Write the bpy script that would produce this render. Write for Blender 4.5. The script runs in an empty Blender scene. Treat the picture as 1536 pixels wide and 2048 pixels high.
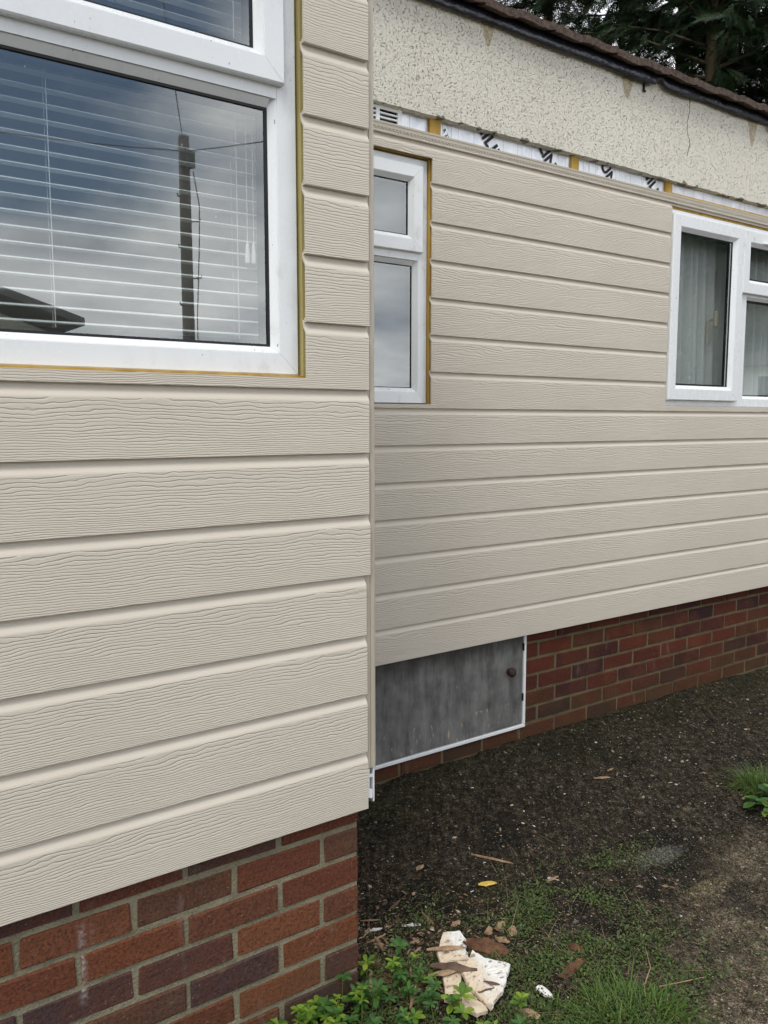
import bpy, bmesh, math, random
import numpy as np
from mathutils import Vector, Matrix

random.seed(7)
rng = np.random.default_rng(7)
S = bpy.context.scene
COL = S.collection

# ------------------------------------------------------------------ camera
cam_d = bpy.data.cameras.new("camera")
cam = bpy.data.objects.new("camera", cam_d)
COL.objects.link(cam)
PHI, PITCH = 0.95906, 0.10912
fw = Vector((math.cos(PHI)*math.cos(PITCH), math.sin(PHI)*math.cos(PITCH), -math.sin(PITCH)))
rt = Vector((math.sin(PHI), -math.cos(PHI), 0.0))
up = rt.cross(fw)
CAM = Vector((-0.952, -1.6115, 1.5253))
cam.matrix_world = Matrix(((rt.x, up.x, -fw.x, CAM.x), (rt.y, up.y, -fw.y, CAM.y), (rt.z, up.z, -fw.z, CAM.z), (0, 0, 0, 1)))
cam_d.sensor_fit = 'AUTO'
cam_d.sensor_width = 36.0
cam_d.lens = 1660.0/2048.0*36.0
cam_d.clip_start = 0.02
cam_d.clip_end = 500
S.camera = cam

# ------------------------------------------------------------------ world, sun, exposure
SUN_EL, SUN_AZ = math.radians(52), math.radians(232)      # azimuth measured from +Y clockwise, towards the sun
world = bpy.data.worlds.new("World")
S.world = world
world.use_nodes = True
wn, wl = world.node_tree.nodes, world.node_tree.links
wn.clear()
def WN(t, **k):
    n = wn.new(t)
    for a, v in k.items(): setattr(n, a, v)
    return n
w_out = WN('ShaderNodeOutputWorld'); w_bg = WN('ShaderNodeBackground')
w_sky = WN('ShaderNodeTexSky', sky_type='NISHITA', sun_disc=False, sun_elevation=SUN_EL, sun_rotation=SUN_AZ)
w_tc = WN('ShaderNodeTexCoord'); w_sep = WN('ShaderNodeSeparateXYZ')
w_add = WN('ShaderNodeMath', operation='ADD'); w_add.inputs[1].default_value = 0.22
w_mx = WN('ShaderNodeMath', operation='MAXIMUM'); w_mx.inputs[1].default_value = 0.12
w_dx = WN('ShaderNodeMath', operation='DIVIDE'); w_dy = WN('ShaderNodeMath', operation='DIVIDE')
w_cmb = WN('ShaderNodeCombineXYZ')
w_n1 = WN('ShaderNodeTexNoise'); w_n1.inputs['Scale'].default_value = 0.85; w_n1.inputs['Detail'].default_value = 7; w_n1.inputs['Roughness'].default_value = 0.55
w_n2 = WN('ShaderNodeTexNoise'); w_n2.inputs['Scale'].default_value = 2.1; w_n2.inputs['Detail'].default_value = 6
w_r1 = WN('ShaderNodeValToRGB'); w_r2 = WN('ShaderNodeValToRGB'); w_mix = WN('ShaderNodeMixRGB')
w_r1.color_ramp.elements[0].position = 0.36; w_r1.color_ramp.elements[1].position = 0.52
w_r2.color_ramp.elements[0].position = 0.30; w_r2.color_ramp.elements[0].color = (6.3, 6.6, 7.4, 1)
w_r2.color_ramp.elements[1].position = 0.68; w_r2.color_ramp.elements[1].color = (14.5, 14.3, 14.2, 1)
wl.new(w_tc.outputs['Generated'], w_sep.inputs[0])
wl.new(w_sep.outputs['Z'], w_add.inputs[0]); wl.new(w_add.outputs[0], w_mx.inputs[0])
wl.new(w_sep.outputs['X'], w_dx.inputs[0]); wl.new(w_mx.outputs[0], w_dx.inputs[1])
wl.new(w_sep.outputs['Y'], w_dy.inputs[0]); wl.new(w_mx.outputs[0], w_dy.inputs[1])
wl.new(w_dx.outputs[0], w_cmb.inputs[0]); wl.new(w_dy.outputs[0], w_cmb.inputs[1])
w_cmb.inputs[2].default_value = 3.7
wl.new(w_cmb.outputs[0], w_n1.inputs['Vector']); wl.new(w_cmb.outputs[0], w_n2.inputs['Vector'])
# one ragged break in the cloud to the south
w_nd = WN('ShaderNodeVectorMath', operation='DOT_PRODUCT'); w_nd.inputs[1].default_value = Vector((0.13, -0.82, 0.55)).normalized()
w_gr = WN('ShaderNodeMapRange'); w_gr.inputs[1].default_value = 0.91; w_gr.inputs[2].default_value = 0.985; w_gr.inputs[3].default_value = 0.13; w_gr.inputs[4].default_value = -0.42
w_sm = WN('ShaderNodeMath', operation='ADD')
wl.new(w_tc.outputs['Generated'], w_nd.inputs[0]); wl.new(w_nd.outputs['Value'], w_gr.inputs[0])
wl.new(w_n1.outputs['Fac'], w_sm.inputs[0]); wl.new(w_gr.outputs[0], w_sm.inputs[1])
wl.new(w_sm.outputs[0], w_r1.inputs[0]); wl.new(w_n2.outputs['Fac'], w_r2.inputs[0])
# cloud deck thins and brightens towards the horizon
w_hz = WN('ShaderNodeMapRange'); w_hz.inputs[1].default_value = 0.0; w_hz.inputs[2].default_value = 0.6; w_hz.inputs[3].default_value = 1.30; w_hz.inputs[4].default_value = 0.92
w_mul = WN('ShaderNodeVectorMath', operation='SCALE')
wl.new(w_sep.outputs['Z'], w_hz.inputs[0]); wl.new(w_r2.outputs[0], w_mul.inputs[0]); wl.new(w_hz.outputs[0], w_mul.inputs['Scale'])
wl.new(w_r1.outputs[0], w_mix.inputs[0]); wl.new(w_sky.outputs[0], w_mix.inputs[1]); wl.new(w_mul.outputs[0], w_mix.inputs[2])
wl.new(w_mix.outputs[0], w_bg.inputs['Color'])
w_bg.inputs['Strength'].default_value = 0.10
wl.new(w_bg.outputs[0], w_out.inputs[0])

sun_d = bpy.data.lights.new("sun", 'SUN')
sun_d.energy = 1.1
sun_d.angle = math.radians(24)
sun_d.color = (1.0, 0.965, 0.91)
sun = bpy.data.objects.new("sun", sun_d)
COL.objects.link(sun)
sdir = Vector((math.sin(SUN_AZ)*math.cos(SUN_EL), math.cos(SUN_AZ)*math.cos(SUN_EL), math.sin(SUN_EL)))
sun.rotation_euler = sdir.to_track_quat('Z', 'Y').to_euler()
sun.location = (-6, -8, 12)

S.view_settings.view_transform = 'Standard'
S.view_settings.look = 'None'
S.view_settings.gamma = 1.0
S.view_settings.exposure = 0.52
S.view_settings.use_curve_mapping = False

# ------------------------------------------------------------------ node helpers
class MB:
    """small helper to write a material's node tree"""
    def __init__(s, name, rough=0.6, color=(.5, .5, .5), spec=0.5, metal=0.0):
        s.m = bpy.data.materials.new(name); s.m.use_nodes = True
        s.t = s.m.node_tree; s.n = s.t.nodes; s.l = s.t.links
        s.p = s.n['Principled BSDF']; s.out = s.n['Material Output']
        s.p.inputs['Roughness'].default_value = rough
        s.p.inputs['Base Color'].default_value = (*color, 1)
        s.p.inputs['Specular IOR Level'].default_value = spec
        s.p.inputs['Metallic'].default_value = metal
    def new(s, t, **k):
        n = s.n.new(t)
        for a, v in k.items(): setattr(n, a, v)
        return n
    def link(s, a, b): s.l.new(a, b)
    def setin(s, sock, v):
        if hasattr(v, 'is_output'): s.link(v, sock)
        else: sock.default_value = v
    def math(s, op, a, b=None, c=None, clamp=False):
        n = s.new('ShaderNodeMath', operation=op); n.use_clamp = clamp
        for i, v in enumerate((a, b, c)):
            if v is not None: s.setin(n.inputs[i], v)
        return n.outputs[0]
    def coord(s, which='Object'): return s.new('ShaderNodeTexCoord').outputs[which]
    def pos(s): return s.new('ShaderNodeNewGeometry').outputs['Position']
    def sep(s, v):
        n = s.new('ShaderNodeSeparateXYZ'); s.link(v, n.inputs[0]); return n.outputs
    def comb(s, x, y, z):
        n = s.new('ShaderNodeCombineXYZ')
        for i, v in enumerate((x, y, z)): s.setin(n.inputs[i], v)
        return n.outputs[0]
    def noise(s, v, scale, detail=3, rough=0.5, dist=0.0):
        n = s.new('ShaderNodeTexNoise'); s.link(v, n.inputs['Vector'])
        n.inputs['Scale'].default_value = scale; n.inputs['Detail'].default_value = detail
        n.inputs['Roughness'].default_value = rough; n.inputs['Distortion'].default_value = dist
        return n.outputs['Fac']
    def voro(s, v, scale, feature='F1', out='Distance'):
        n = s.new('ShaderNodeTexVoronoi', feature=feature); s.link(v, n.inputs['Vector'])
        n.inputs['Scale'].default_value = scale
        return n.outputs[out]
    def ramp(s, f, stops, interp='LINEAR'):
        n = s.new('ShaderNodeValToRGB'); s.setin(n.inputs[0], f)
        e = n.color_ramp.elements; n.color_ramp.interpolation = interp
        while len(e) < len(stops): e.new(0.5)
        for el, (p_, c) in zip(e, stops):
            el.position = p_
            el.color = (c, c, c, 1) if isinstance(c, (int, float)) else (*c, 1)
        return n.outputs[0]
    def mix(s, f, a, b, mode='MIX'):
        n = s.new('ShaderNodeMixRGB', blend_type=mode)
        for i, v in enumerate((f, a, b)):
            if isinstance(v, tuple): v = (*v, 1)
            s.setin(n.inputs[i], v)
        return n.outputs[0]
    def scale(s, v, sc):
        n = s.new('ShaderNodeVectorMath', operation='MULTIPLY'); s.link(v, n.inputs[0]); n.inputs[1].default_value = sc
        return n.outputs[0]
    def vadd(s, v, w):
        n = s.new('ShaderNodeVectorMath', operation='ADD'); s.link(v, n.inputs[0]); s.setin(n.inputs[1], w)
        return n.outputs[0]
    def rnd(s): return s.new('ShaderNodeObjectInfo').outputs['Random']
    def island(s): return s.new('ShaderNodeNewGeometry').outputs['Random Per Island']
    def bump(s, h, dist, strength=1.0, prev=None):
        n = s.new('ShaderNodeBump'); s.link(h, n.inputs['Height'])
        n.inputs['Distance'].default_value = dist; n.inputs['Strength'].default_value = strength
        if prev is not None: s.link(prev, n.inputs['Normal'])
        return n.outputs[0]
    def fin(s, color=None, normal=None, rough=None):
        if color is not None: s.setin(s.p.inputs['Base Color'], color)
        if normal is not None: s.link(normal, s.p.inputs['Normal'])
        if rough is not None: s.setin(s.p.inputs['Roughness'], rough)
        return s.m

# ------------------------------------------------------------------ materials
def mat_cladding(name='cladding_pvc', dens=238.0, a_lo=5.6, a_md=1.6, a_hi=0.45, shear=0.0, dist=0.00088):
    b = MB(name, rough=0.5, spec=0.35)
    P = b.coord('Object'); x, y, z = b.sep(P)
    r = b.rnd()
    xx = b.math('ADD', b.math('SUBTRACT', x, b.math('MULTIPLY', z, shear)), b.math('MULTIPLY', r, 37.0))
    lo = b.noise(b.comb(b.math('MULTIPLY', xx, 3.2), r, b.math('MULTIPLY', z, 13.0)), 1.0, 2, 0.5)
    md = b.noise(b.comb(b.math('MULTIPLY', xx, 15.0), r, b.math('MULTIPLY', z, 45.0)), 1.0, 2, 0.55)
    hi = b.noise(b.comb(b.math('MULTIPLY', xx, 70.0), r, b.math('MULTIPLY', z, 120.0)), 1.0, 1, 0.5)
    # growth lines get closer towards the bottom lip of each board
    zz = b.math('MULTIPLY', b.math('SUBTRACT', b.math('MULTIPLY', z, dens), b.math('MULTIPLY', b.math('MULTIPLY', z, z), dens*2.3)), 1.0)
    ph = b.math('ADD', zz, b.math('ADD', b.math('MULTIPLY', lo, a_lo), b.math('ADD', b.math('MULTIPLY', md, a_md), b.math('MULTIPLY', hi, a_hi))))
    fr = b.math('FRACT', ph)
    h = b.ramp(fr, [(0.0, 0.0), (0.07, 0.0), (0.22, 0.92), (0.36, 1.0), (0.86, 0.72), (1.0, 0.0)])
    depth = b.ramp(b.noise(b.comb(b.math('MULTIPLY', xx, 6.0), b.math('ADD', r, 4.0), b.math('MULTIPLY', z, 60.0)), 1.0, 2), [(0.28, 0.35), (0.5, 1.0)])
    flat = b.math('LESS_THAN', z, 0.1165)
    h = b.math('MULTIPLY', b.math('MULTIPLY', b.math('SUBTRACT', h, 1.0), depth), flat)
    fine = b.noise(P, 900.0, 1)
    n = b.bump(h, dist, 1.0)
    n = b.bump(fine, 0.0002, 0.6, n)
    blot = b.noise(b.pos(), 2.3, 3)
    col = b.ramp(blot, [(0.3, (0.578, 0.526, 0.440)), (0.7, (0.604, 0.553, 0.467))])
    # dust and wash marks: small pale specks
    sp = b.math('GREATER_THAN', b.noise(b.pos(), 140.0, 1), 0.80)
    col = b.mix(b.math('MULTIPLY', sp, 0.25), col, (0.7, 0.68, 0.62))
    return b.fin(col, n, 0.48)

def mat_trim():
    b = MB('trim_pvc', rough=0.42)
    c = b.ramp(b.noise(b.pos(), 9.0, 4), [(0.3, (0.45, 0.405, 0.32)), (0.7, (0.50, 0.455, 0.365))])
    return b.fin(c, b.bump(b.noise(b.pos(), 60.0, 2), 0.0006, 0.5))

def mat_upvc(name='white_upvc', dirt=0.35):
    b = MB(name, rough=0.28)
    P = b.pos()
    d = b.math('MULTIPLY', b.ramp(b.noise(b.scale(P, (1, 1, .55)), 34.0, 6, .65), [(0.50, 0.0), (0.72, 1.0)]), b.ramp(b.noise(P, 3.1, 2), [(0.42, 0.0), (0.65, 1.0)]))
    sp = b.math('MULTIPLY', b.math('GREATER_THAN', b.noise(b.scale(P, (1, 1, .45)), 120.0, 2), 0.735), 0.7)
    c = b.mix(b.math('MULTIPLY', d, dirt), (0.80, 0.83, 0.84), (0.36, 0.35, 0.31))
    c = b.mix(sp, c, (0.13, 0.12, 0.10))
    return b.fin(c, None, b.ramp(d, [(0, .26), (1, .6)]))

def mat_glass():
    b = MB('window_glass')
    g = b.new('ShaderNodeNewGeometry')
    dt = b.new('ShaderNodeVectorMath', operation='DOT_PRODUCT')
    b.link(g.outputs['Incoming'], dt.inputs[0]); b.link(g.outputs['Normal'], dt.inputs[1])
    c = b.math('SUBTRACT', 1.0, b.math('ABSOLUTE', dt.outputs['Value']))
    f = b.math('ADD', 0.19, b.math('MULTIPLY', b.math('POWER', c, 3.0), 0.85), clamp=True)
    gl = b.new('ShaderNodeBsdfGlossy'); gl.inputs['Roughness'].default_value = 0.0
    gl.inputs['Color'].default_value = (0.95, 1.0, 1.0, 1)
    wob = b.bump(b.noise(b.pos(), 1.6, 1), 0.0012, 0.5); b.link(wob, gl.inputs['Normal'])
    tr = b.new('ShaderNodeBsdfTransparent'); tr.inputs['Color'].default_value = (0.88, 0.915, 0.91, 1)
    df = b.new('ShaderNodeBsdfDiffuse'); df.inputs['Color'].default_value = (0.55, 0.58, 0.55, 1)
    m1 = b.new('ShaderNodeMixShader'); b.link(f, m1.inputs[0]); b.link(tr.outputs[0], m1.inputs[1]); b.link(gl.outputs[0], m1.inputs[2])
    P = b.pos()
    dust = b.math('ADD', b.math('MULTIPLY', b.math('GREATER_THAN', b.noise(P, 95.0, 1), 0.80), 0.45), b.math('MULTIPLY', b.ramp(b.noise(P, 7.0, 5), [(0.55, 0.0), (0.8, 1.0)]), 0.05))
    m2 = b.new('ShaderNodeMixShader'); b.link(dust, m2.inputs[0]); b.link(m1.outputs[0], m2.inputs[1]); b.link(df.outputs[0], m2.inputs[2])
    b.link(m2.outputs[0], b.out.inputs[0])
    return b.m

def mat_brick(name, hue):
    b = MB(name, rough=0.9, spec=0.08)
    r = b.rnd(); P = b.pos()
    if hue == 'near':
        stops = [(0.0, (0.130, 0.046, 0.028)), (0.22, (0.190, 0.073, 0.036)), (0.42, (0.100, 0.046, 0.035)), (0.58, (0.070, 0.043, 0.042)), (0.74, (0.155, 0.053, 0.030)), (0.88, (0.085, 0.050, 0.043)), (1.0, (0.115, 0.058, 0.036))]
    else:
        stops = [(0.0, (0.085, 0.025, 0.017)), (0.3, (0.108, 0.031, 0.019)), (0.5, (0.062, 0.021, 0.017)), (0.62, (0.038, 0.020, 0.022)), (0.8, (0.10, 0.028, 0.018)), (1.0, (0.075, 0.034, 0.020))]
    base = b.ramp(r, stops)
    n1 = b.noise(P, 7.0, 3)
    c = b.mix(b.ramp(n1, [(0.45, 0.0), (0.8, 0.55)]), base, (0.165, 0.058, 0.025), 'MIX')
    n2 = b.noise(P, 160.0, 3)
    c = b.mix(b.ramp(n2, [(0.35, 0.55), (0.55, 0.0)]), c, (0.035, 0.02, 0.018))
    c = b.mix(b.math('MULTIPLY', b.math('GREATER_THAN', b.noise(P, 260.0, 1), 0.74), 0.5), c, (0.42, 0.34, 0.24))
    # algae and grime patches, old splashes
    x, y, z = b.sep(P)
    zf = b.ramp(b.math('ADD', z, b.math('MULTIPLY', b.noise(P, 6.0, 4), 0.35)), [(0.27, 1.0), (0.45, 0.0)])
    c = b.mix(b.math('MULTIPLY', zf, 0.42), c, (0.055, 0.05, 0.025))
    lime = b.math('MULTIPLY', b.ramp(b.noise(b.scale(P, (1, 1, .22)), 16.0, 5), [(0.66, 0.0), (0.76, 1.0)]), 0.14)
    c = b.mix(lime, c, (0.42, 0.38, 0.34))
    if hue == 'near':
        # chalky run of lime down the face and a splash of old paint
        dx = b.math('ABSOLUTE', b.math('ADD', b.math('ADD', x, 0.556), b.math('MULTIPLY', b.math('SUBTRACT', b.noise(b.scale(P, (0, 0, 1)), 14.0, 4), .5), .012)))
        run = b.math('MULTIPLY', b.ramp(dx, [(0.0, 1.0), (0.010, 0.0)]), b.ramp(b.noise(P, 90.0, 4), [(.35, 0.0), (.6, .7)]))
        run = b.math('MULTIPLY', run, b.ramp(z, [(0.355, 0.0), (0.38, 1.0), (0.515, 1.0), (0.54, 0.0)]))
        c = b.mix(run, c, (0.40, 0.38, 0.36))
        sm = b.math('MULTIPLY', b.ramp(b.noise(b.vadd(P, (3.0, 0, 1.0)), 11.0, 6, .65), [(0.60, 0.0), (0.72, 0.55)]), 1.0)
        c = b.mix(sm, c, (0.155, 0.130, 0.085))
    bp = b.bump(b.noise(P, 120.0, 4, 0.65), 0.003, 0.8)
    bp = b.bump(b.noise(P, 28.0, 4, 0.6), 0.006, 0.7, bp)
    return b.fin(c, bp)

def mat_mortar(name, c0, c1):
    b = MB(name, rough=0.95, spec=0.05)
    P = b.pos()
    c = b.ramp(b.noise(P, 14.0, 5), [(0.3, c0), (0.7, c1)])
    c = b.mix(b.ramp(b.noise(P, 240.0, 2), [(0.3, 0.5), (0.5, 0.0)]), c, (0.07, 0.062, 0.04))
    c = b.mix(b.ramp(b.noise(P, 3.5, 4), [(0.58, 0.0), (0.75, 0.6)]), c, (0.16, 0.15, 0.07))
    return b.fin(c, b.bump(b.noise(P, 170.0, 3), 0.004, 0.9))

def mat_render():
    b = MB('roughcast_render', rough=0.95, spec=0.15)
    P = b.pos()
    nz = b.vadd(P, b.scale(b.new('ShaderNodeTexNoise').outputs['Color'], (0, 0, 0)))
    w = b.math('ADD', b.math('MULTIPLY', b.noise(P, 148.0, 3, 0.62, 0.3), .74), b.math('MULTIPLY', b.noise(P, 320.0, 1), .26))
    h = b.ramp(w, [(0.33, 0.0), (0.43, 0.85), (0.62, 1.0)])
    c = b.ramp(b.noise(P, 1.6, 4), [(0.3, (0.73, 0.70, 0.60)), (0.7, (0.77, 0.745, 0.65))])
    c = b.mix(b.ramp(w, [(0.355, 0.66), (0.415, 0.0)]), c, (0.20, 0.185, 0.145))  # pits painted darker, standing in for the shade under the lumps
    x, y, z = b.sep(P)
    # bare patches behind the old gutter brackets, a hairline crack and damp marks along the bottom edge
    def patch(xc, w0, z0, z1):
        t = b.math('DIVIDE', b.math('SUBTRACT', z, z0), z1 - z0, clamp=False)
        half = b.math('MULTIPLY', b.math('POWER', b.math('MAXIMUM', t, 0.0), 0.6), w0)
        d = b.math('SUBTRACT', half, b.math('ADD', b.math('ABSOLUTE', b.math('SUBTRACT', x, xc)), b.math('MULTIPLY', b.math('SUBTRACT', b.noise(P, 45.0, 2), 0.5), 0.014)))
        return b.math('GREATER_THAN', d, 0.0)
    m = b.math('MAXIMUM', b.math('MAXIMUM', patch(1.357, .034, 2.985, 3.07), patch(2.195, .04, 2.965, 3.06)), patch(3.19, .042, 2.94, 3.05))
    c = b.mix(b.math('MULTIPLY', m, 0.75), c, b.ramp(b.noise(P, 60, 4), [(.3, (0.36, 0.28, 0.15)), (.7, (0.52, 0.45, 0.30))]))
    cr = b.math('LESS_THAN', b.math('ABSOLUTE', b.math('SUBTRACT', b.math('ADD', x, b.math('MULTIPLY', b.math('SUBTRACT', b.noise(b.scale(P, (0, 0, 1)), 9.0, 6), 0.5), 0.10)), 2.655)), 0.0022)
    cr = b.math('MULTIPLY', cr, b.math('GREATER_THAN', z, 2.80))
    c = b.mix(cr, c, (0.05, 0.045, 0.035))
    dm = b.ramp(b.math('ADD', z, b.math('MULTIPLY', b.noise(P, 22.0, 5), 0.09)), [(2.70 - 2.0, 1.0), (2.745 - 2.0, 0.0)]) if False else None
    t = b.math('SUBTRACT', b.math('ADD', z, b.math('MULTIPLY', b.noise(P, 16.0, 5), 0.10)), 2.715)
    edge = b.math('MULTIPLY', b.math('LESS_THAN', t, 0.0), 0.75)
    c = b.mix(edge, c, (0.09, 0.08, 0.045))
    return b.fin(c, b.bump(h, 0.0072, 1.0))

def mat_foil():
    b = MB('foil_facing', rough=0.34, metal=0.30)
    P = b.pos(); x, y, z = b.sep(P)
    gx = b.math('LESS_THAN', b.math('ABSOLUTE', b.math('SUBTRACT', b.math('FRACT', b.math('MULTIPLY', x, 12.5)), 0.5)), 0.012)
    gz = b.math('LESS_THAN', b.math('ABSOLUTE', b.math('SUBTRACT', b.math('FRACT', b.math('MULTIPLY', b.math('ADD', z, 0.013), 12.5)), 0.5)), 0.02)
    g = b.math('MULTIPLY', b.math('MAXIMUM', gx, gz), 0.55)
    c = b.ramp(b.noise(P, 18.0, 4), [(0.3, (0.76, 0.81, 0.87)), (0.7, (0.90, 0.93, 0.97))])  # bluish white base stands in for the sky the foil would mirror
    c = b.mix(g, c, (0.12, 0.15, 0.22))
    nb = b.noise(b.scale(P, (1.0, 1, .35)), 42.0, 3, .6, .6)
    return b.fin(c, b.bump(nb, 0.006, 0.7))

def mat_simple(name, c0, c1, scale=20.0, rough=0.6, bump=None, spec=0.4, metal=0.0, detail=4, stretch=(1, 1, 1), coord='pos'):
    b = MB(name, rough=rough, spec=spec, metal=metal)
    P = b.pos() if coord == 'pos' else b.coord('Object')
    P = b.scale(P, stretch)
    c = b.ramp(b.noise(P, scale, detail), [(0.32, c0), (0.68, c1)])
    n = None
    if bump: n = b.bump(b.noise(P, bump[0], 4), bump[1], bump[2] if len(bump) > 2 else 0.8)
    return b.fin(c, n)

def mat_hatch():
    b = MB('weathered_ply', rough=0.8, spec=0.25)
    P = b.pos(); x, y, z = b.sep(P)
    v = b.math('ADD', b.math('MULTIPLY', b.noise(b.scale(P, (1, 1, .2)), 24.0, 6, .65), .55), b.math('MULTIPLY', b.noise(P, 11.0, 7, .7), .45))
    c = b.ramp(v, [(0.36, (0.075, 0.073, 0.069)), (0.5, (0.142, 0.140, 0.135)), (0.66, (0.230, 0.228, 0.220))])
    st = b.math('MULTIPLY', b.ramp(b.noise(b.scale(P, (1, 1, .22)), 30.0, 4), [(0.58, 0.0), (0.74, 1.0)]), b.ramp(b.math('ADD', z, b.math('MULTIPLY', b.noise(P, 12., 3), .2)), [(0.50, 0.0), (0.66, 1.0)]))
    c = b.mix(b.math('MULTIPLY', st, .4), c, (0.33, 0.33, 0.31))
    # water stain hanging from the top edge and bare chips by the sill
    top = b.ramp(b.math('ADD', z, b.math('MULTIPLY', b.noise(b.scale(P, (1, 1, .3)), 16.0, 6, .7), 0.20)), [(0.565, 0.0), (0.66, 1.0)])
    c = b.mix(b.math('MULTIPLY', top, 0.6), c, (0.035, 0.03, 0.022))
    low = b.math('MULTIPLY', b.math('LESS_THAN', z, 0.27), b.ramp(b.noise(b.scale(P, (1, 1, .3)), 55.0, 3), [(0.62, 0.0), (0.70, 1.0)]))
    c = b.mix(b.math('MULTIPLY', low, .8), c, (0.42, 0.34, 0.23))
    wh = b.math('GREATER_THAN', b.noise(b.scale(P, (1, 1, .35)), 62.0, 2), 0.77)
    c = b.mix(b.math('MULTIPLY', wh, .6), c, (0.5, 0.5, 0.48))
    return b.fin(c, b.bump(b.noise(b.scale(P, (1, 1, .2)), 90.0, 3), 0.0015, 0.6))

def mat_ground():
    b = MB('ground_surface', rough=0.9, spec=0.10)
    P = b.pos(); x, y, z = b.sep(P)
    a = b.noise(P, 2.2, 5); f = b.noise(P, 26.0, 5, .65); g = b.noise(P, 150.0, 3)
    asph = b.ramp(f, [(0.28, (0.0110, 0.0090, 0.0062)), (0.5, (0.042, 0.034, 0.0225)), (0.72, (0.115, 0.092, 0.060))])
    soil = b.ramp(f, [(0.28, (0.036, 0.028, 0.019)), (0.5, (0.112, 0.090, 0.060)), (0.75, (0.22, 0.185, 0.130))])
    # brushed concrete apron by the walls, bare gritty soil towards the viewer's right
    dline = b.math('SUBTRACT', b.math('SUBTRACT', b.math('MULTIPLY', x, 0.22), y), 0.42)
    wob = b.math('MULTIPLY', b.math('SUBTRACT', a, 0.5), 0.95)
    sm = b.ramp(b.math('ADD', dline, wob), [(0.0, 0.0), (0.28, 1.0)])
    far = b.ramp(x, [(0.50, 0.0), (0.80, 1.0)])
    sm = b.math('MULTIPLY', sm, far)
    c = b.mix(sm, asph, soil)
    # brush strokes across the apron
    strk = b.noise(b.vadd(b.scale(b.comb(b.math('ADD', b.math('MULTIPLY', x, .62), b.math('MULTIPLY', y, .78)), b.math('SUBTRACT', b.math('MULTIPLY', x, .78), b.math('MULTIPLY', y, .62)), 0.0), (6.0, 60.0, 1)), b.scale(P, (4, 4, 0))), 1.0, 3)
    c = b.mix(b.math('MULTIPLY', b.ramp(strk, [(0.35, .65), (0.6, 0.0)]), b.math('SUBTRACT', 1.0, sm)), c, (0.008, 0.008, 0.007))
    # dark damp patches
    c = b.mix(b.ramp(b.noise(b.vadd(P, (5.2, 1.1, 0.0)), 3.4, 4), [(0.52, 0.0), (0.66, 0.7)]), c, (0.009, 0.009, 0.008))
    # moss, thickest along the foot of the wall and in patches
    wall = b.ramp(b.math('ADD', y, b.math('MULTIPLY', b.noise(P, 5.0, 4), 0.5)), [(0.88, 0.0), (1.2, 1.0)])
    moss = b.math('MAXIMUM', b.math('MULTIPLY', wall, 0.45), b.ramp(b.noise(b.vadd(P, (2.0, 7.0, 0.0)), 3.0, 5), [(0.60, 0.0), (0.72, 0.75)]))
    c = b.mix(b.math('MULTIPLY', moss, b.ramp(g, [(.35, .4), (.6, 1.0)])), c, b.ramp(f, [(0.3, (0.010, 0.0115, 0.0045)), (0.7, (0.045, 0.046, 0.017))]))
    # pale scuffs and lime dust
    sc = b.math('MULTIPLY', b.ramp(b.noise(b.vadd(P, (9.0, 3.0, 0.0)), 5.0, 6, .7), [(0.66, 0.0), (0.74, 1.0)]), b.ramp(g, [(.4, 0.0), (.6, .7)]))
    c = b.mix(sc, c, (0.26, 0.25, 0.225))
    # a spill of pale plaster dust and a sandy patch
    def spot(px, py, rx, ry, col_, k, base):
        d = b.math('ADD', b.math('POWER', b.math('DIVIDE', b.math('SUBTRACT', x, px), rx), 2.0), b.math('POWER', b.math('DIVIDE', b.math('SUBTRACT', y, py), ry), 2.0))
        d = b.math('ADD', d, b.math('MULTIPLY', b.math('SUBTRACT', b.noise(P, 17.0, 5, .7), .5), 2.6))
        return b.mix(b.math('MULTIPLY', b.ramp(d, [(0.1, 1.0), (0.95, 0.0)]), k), base, col_)
    c = spot(1.28, .0, .15, .05, (0.24, 0.23, 0.21), .42, c)
    c = spot(1.25, -.21, .13, .045, (0.17, 0.135, 0.072), .40, c)
    # gritty salt-and-pepper grain
    gr1 = b.noise(P, 210.0, 2, .7); gr2 = b.noise(P, 75.0, 4, .7)
    c = b.mix(1.0, c, b.ramp(gr1, [(0.30, 0.18), (0.50, 0.85), (0.64, 1.7), (0.76, 3.4)]), 'MULTIPLY')
    c = b.mix(1.0, c, b.ramp(gr2, [(0.30, 0.30), (0.50, 0.95), (0.68, 1.8)]), 'MULTIPLY')
    # aggregate
    vd = b.new('ShaderNodeTexVoronoi'); b.link(P, vd.inputs['Vector']); vd.inputs['Scale'].default_value = 150.0
    hue = b.sep(vd.outputs['Color'])[0]
    ag = b.math('MULTIPLY', b.math('LESS_THAN', vd.outputs['Distance'], 0.27), b.math('GREATER_THAN', hue, 0.70))
    c = b.mix(b.math('MULTIPLY', ag, 0.75), c, b.ramp(hue, [(0.72, (0.075, 0.068, 0.055)), (0.90, (0.17, 0.155, 0.125)), (1.0, (0.36, 0.34, 0.30))]))
    v2 = b.voro(P, 60.0)
    n = b.bump(f, 0.022, 0.9)
    n = b.bump(g, 0.008, 1.0, n)
    n = b.bump(v2, 0.004, 0.6, n)
    n = b.bump(strk, 0.014, 0.8, n)
    return b.fin(c, n)

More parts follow.
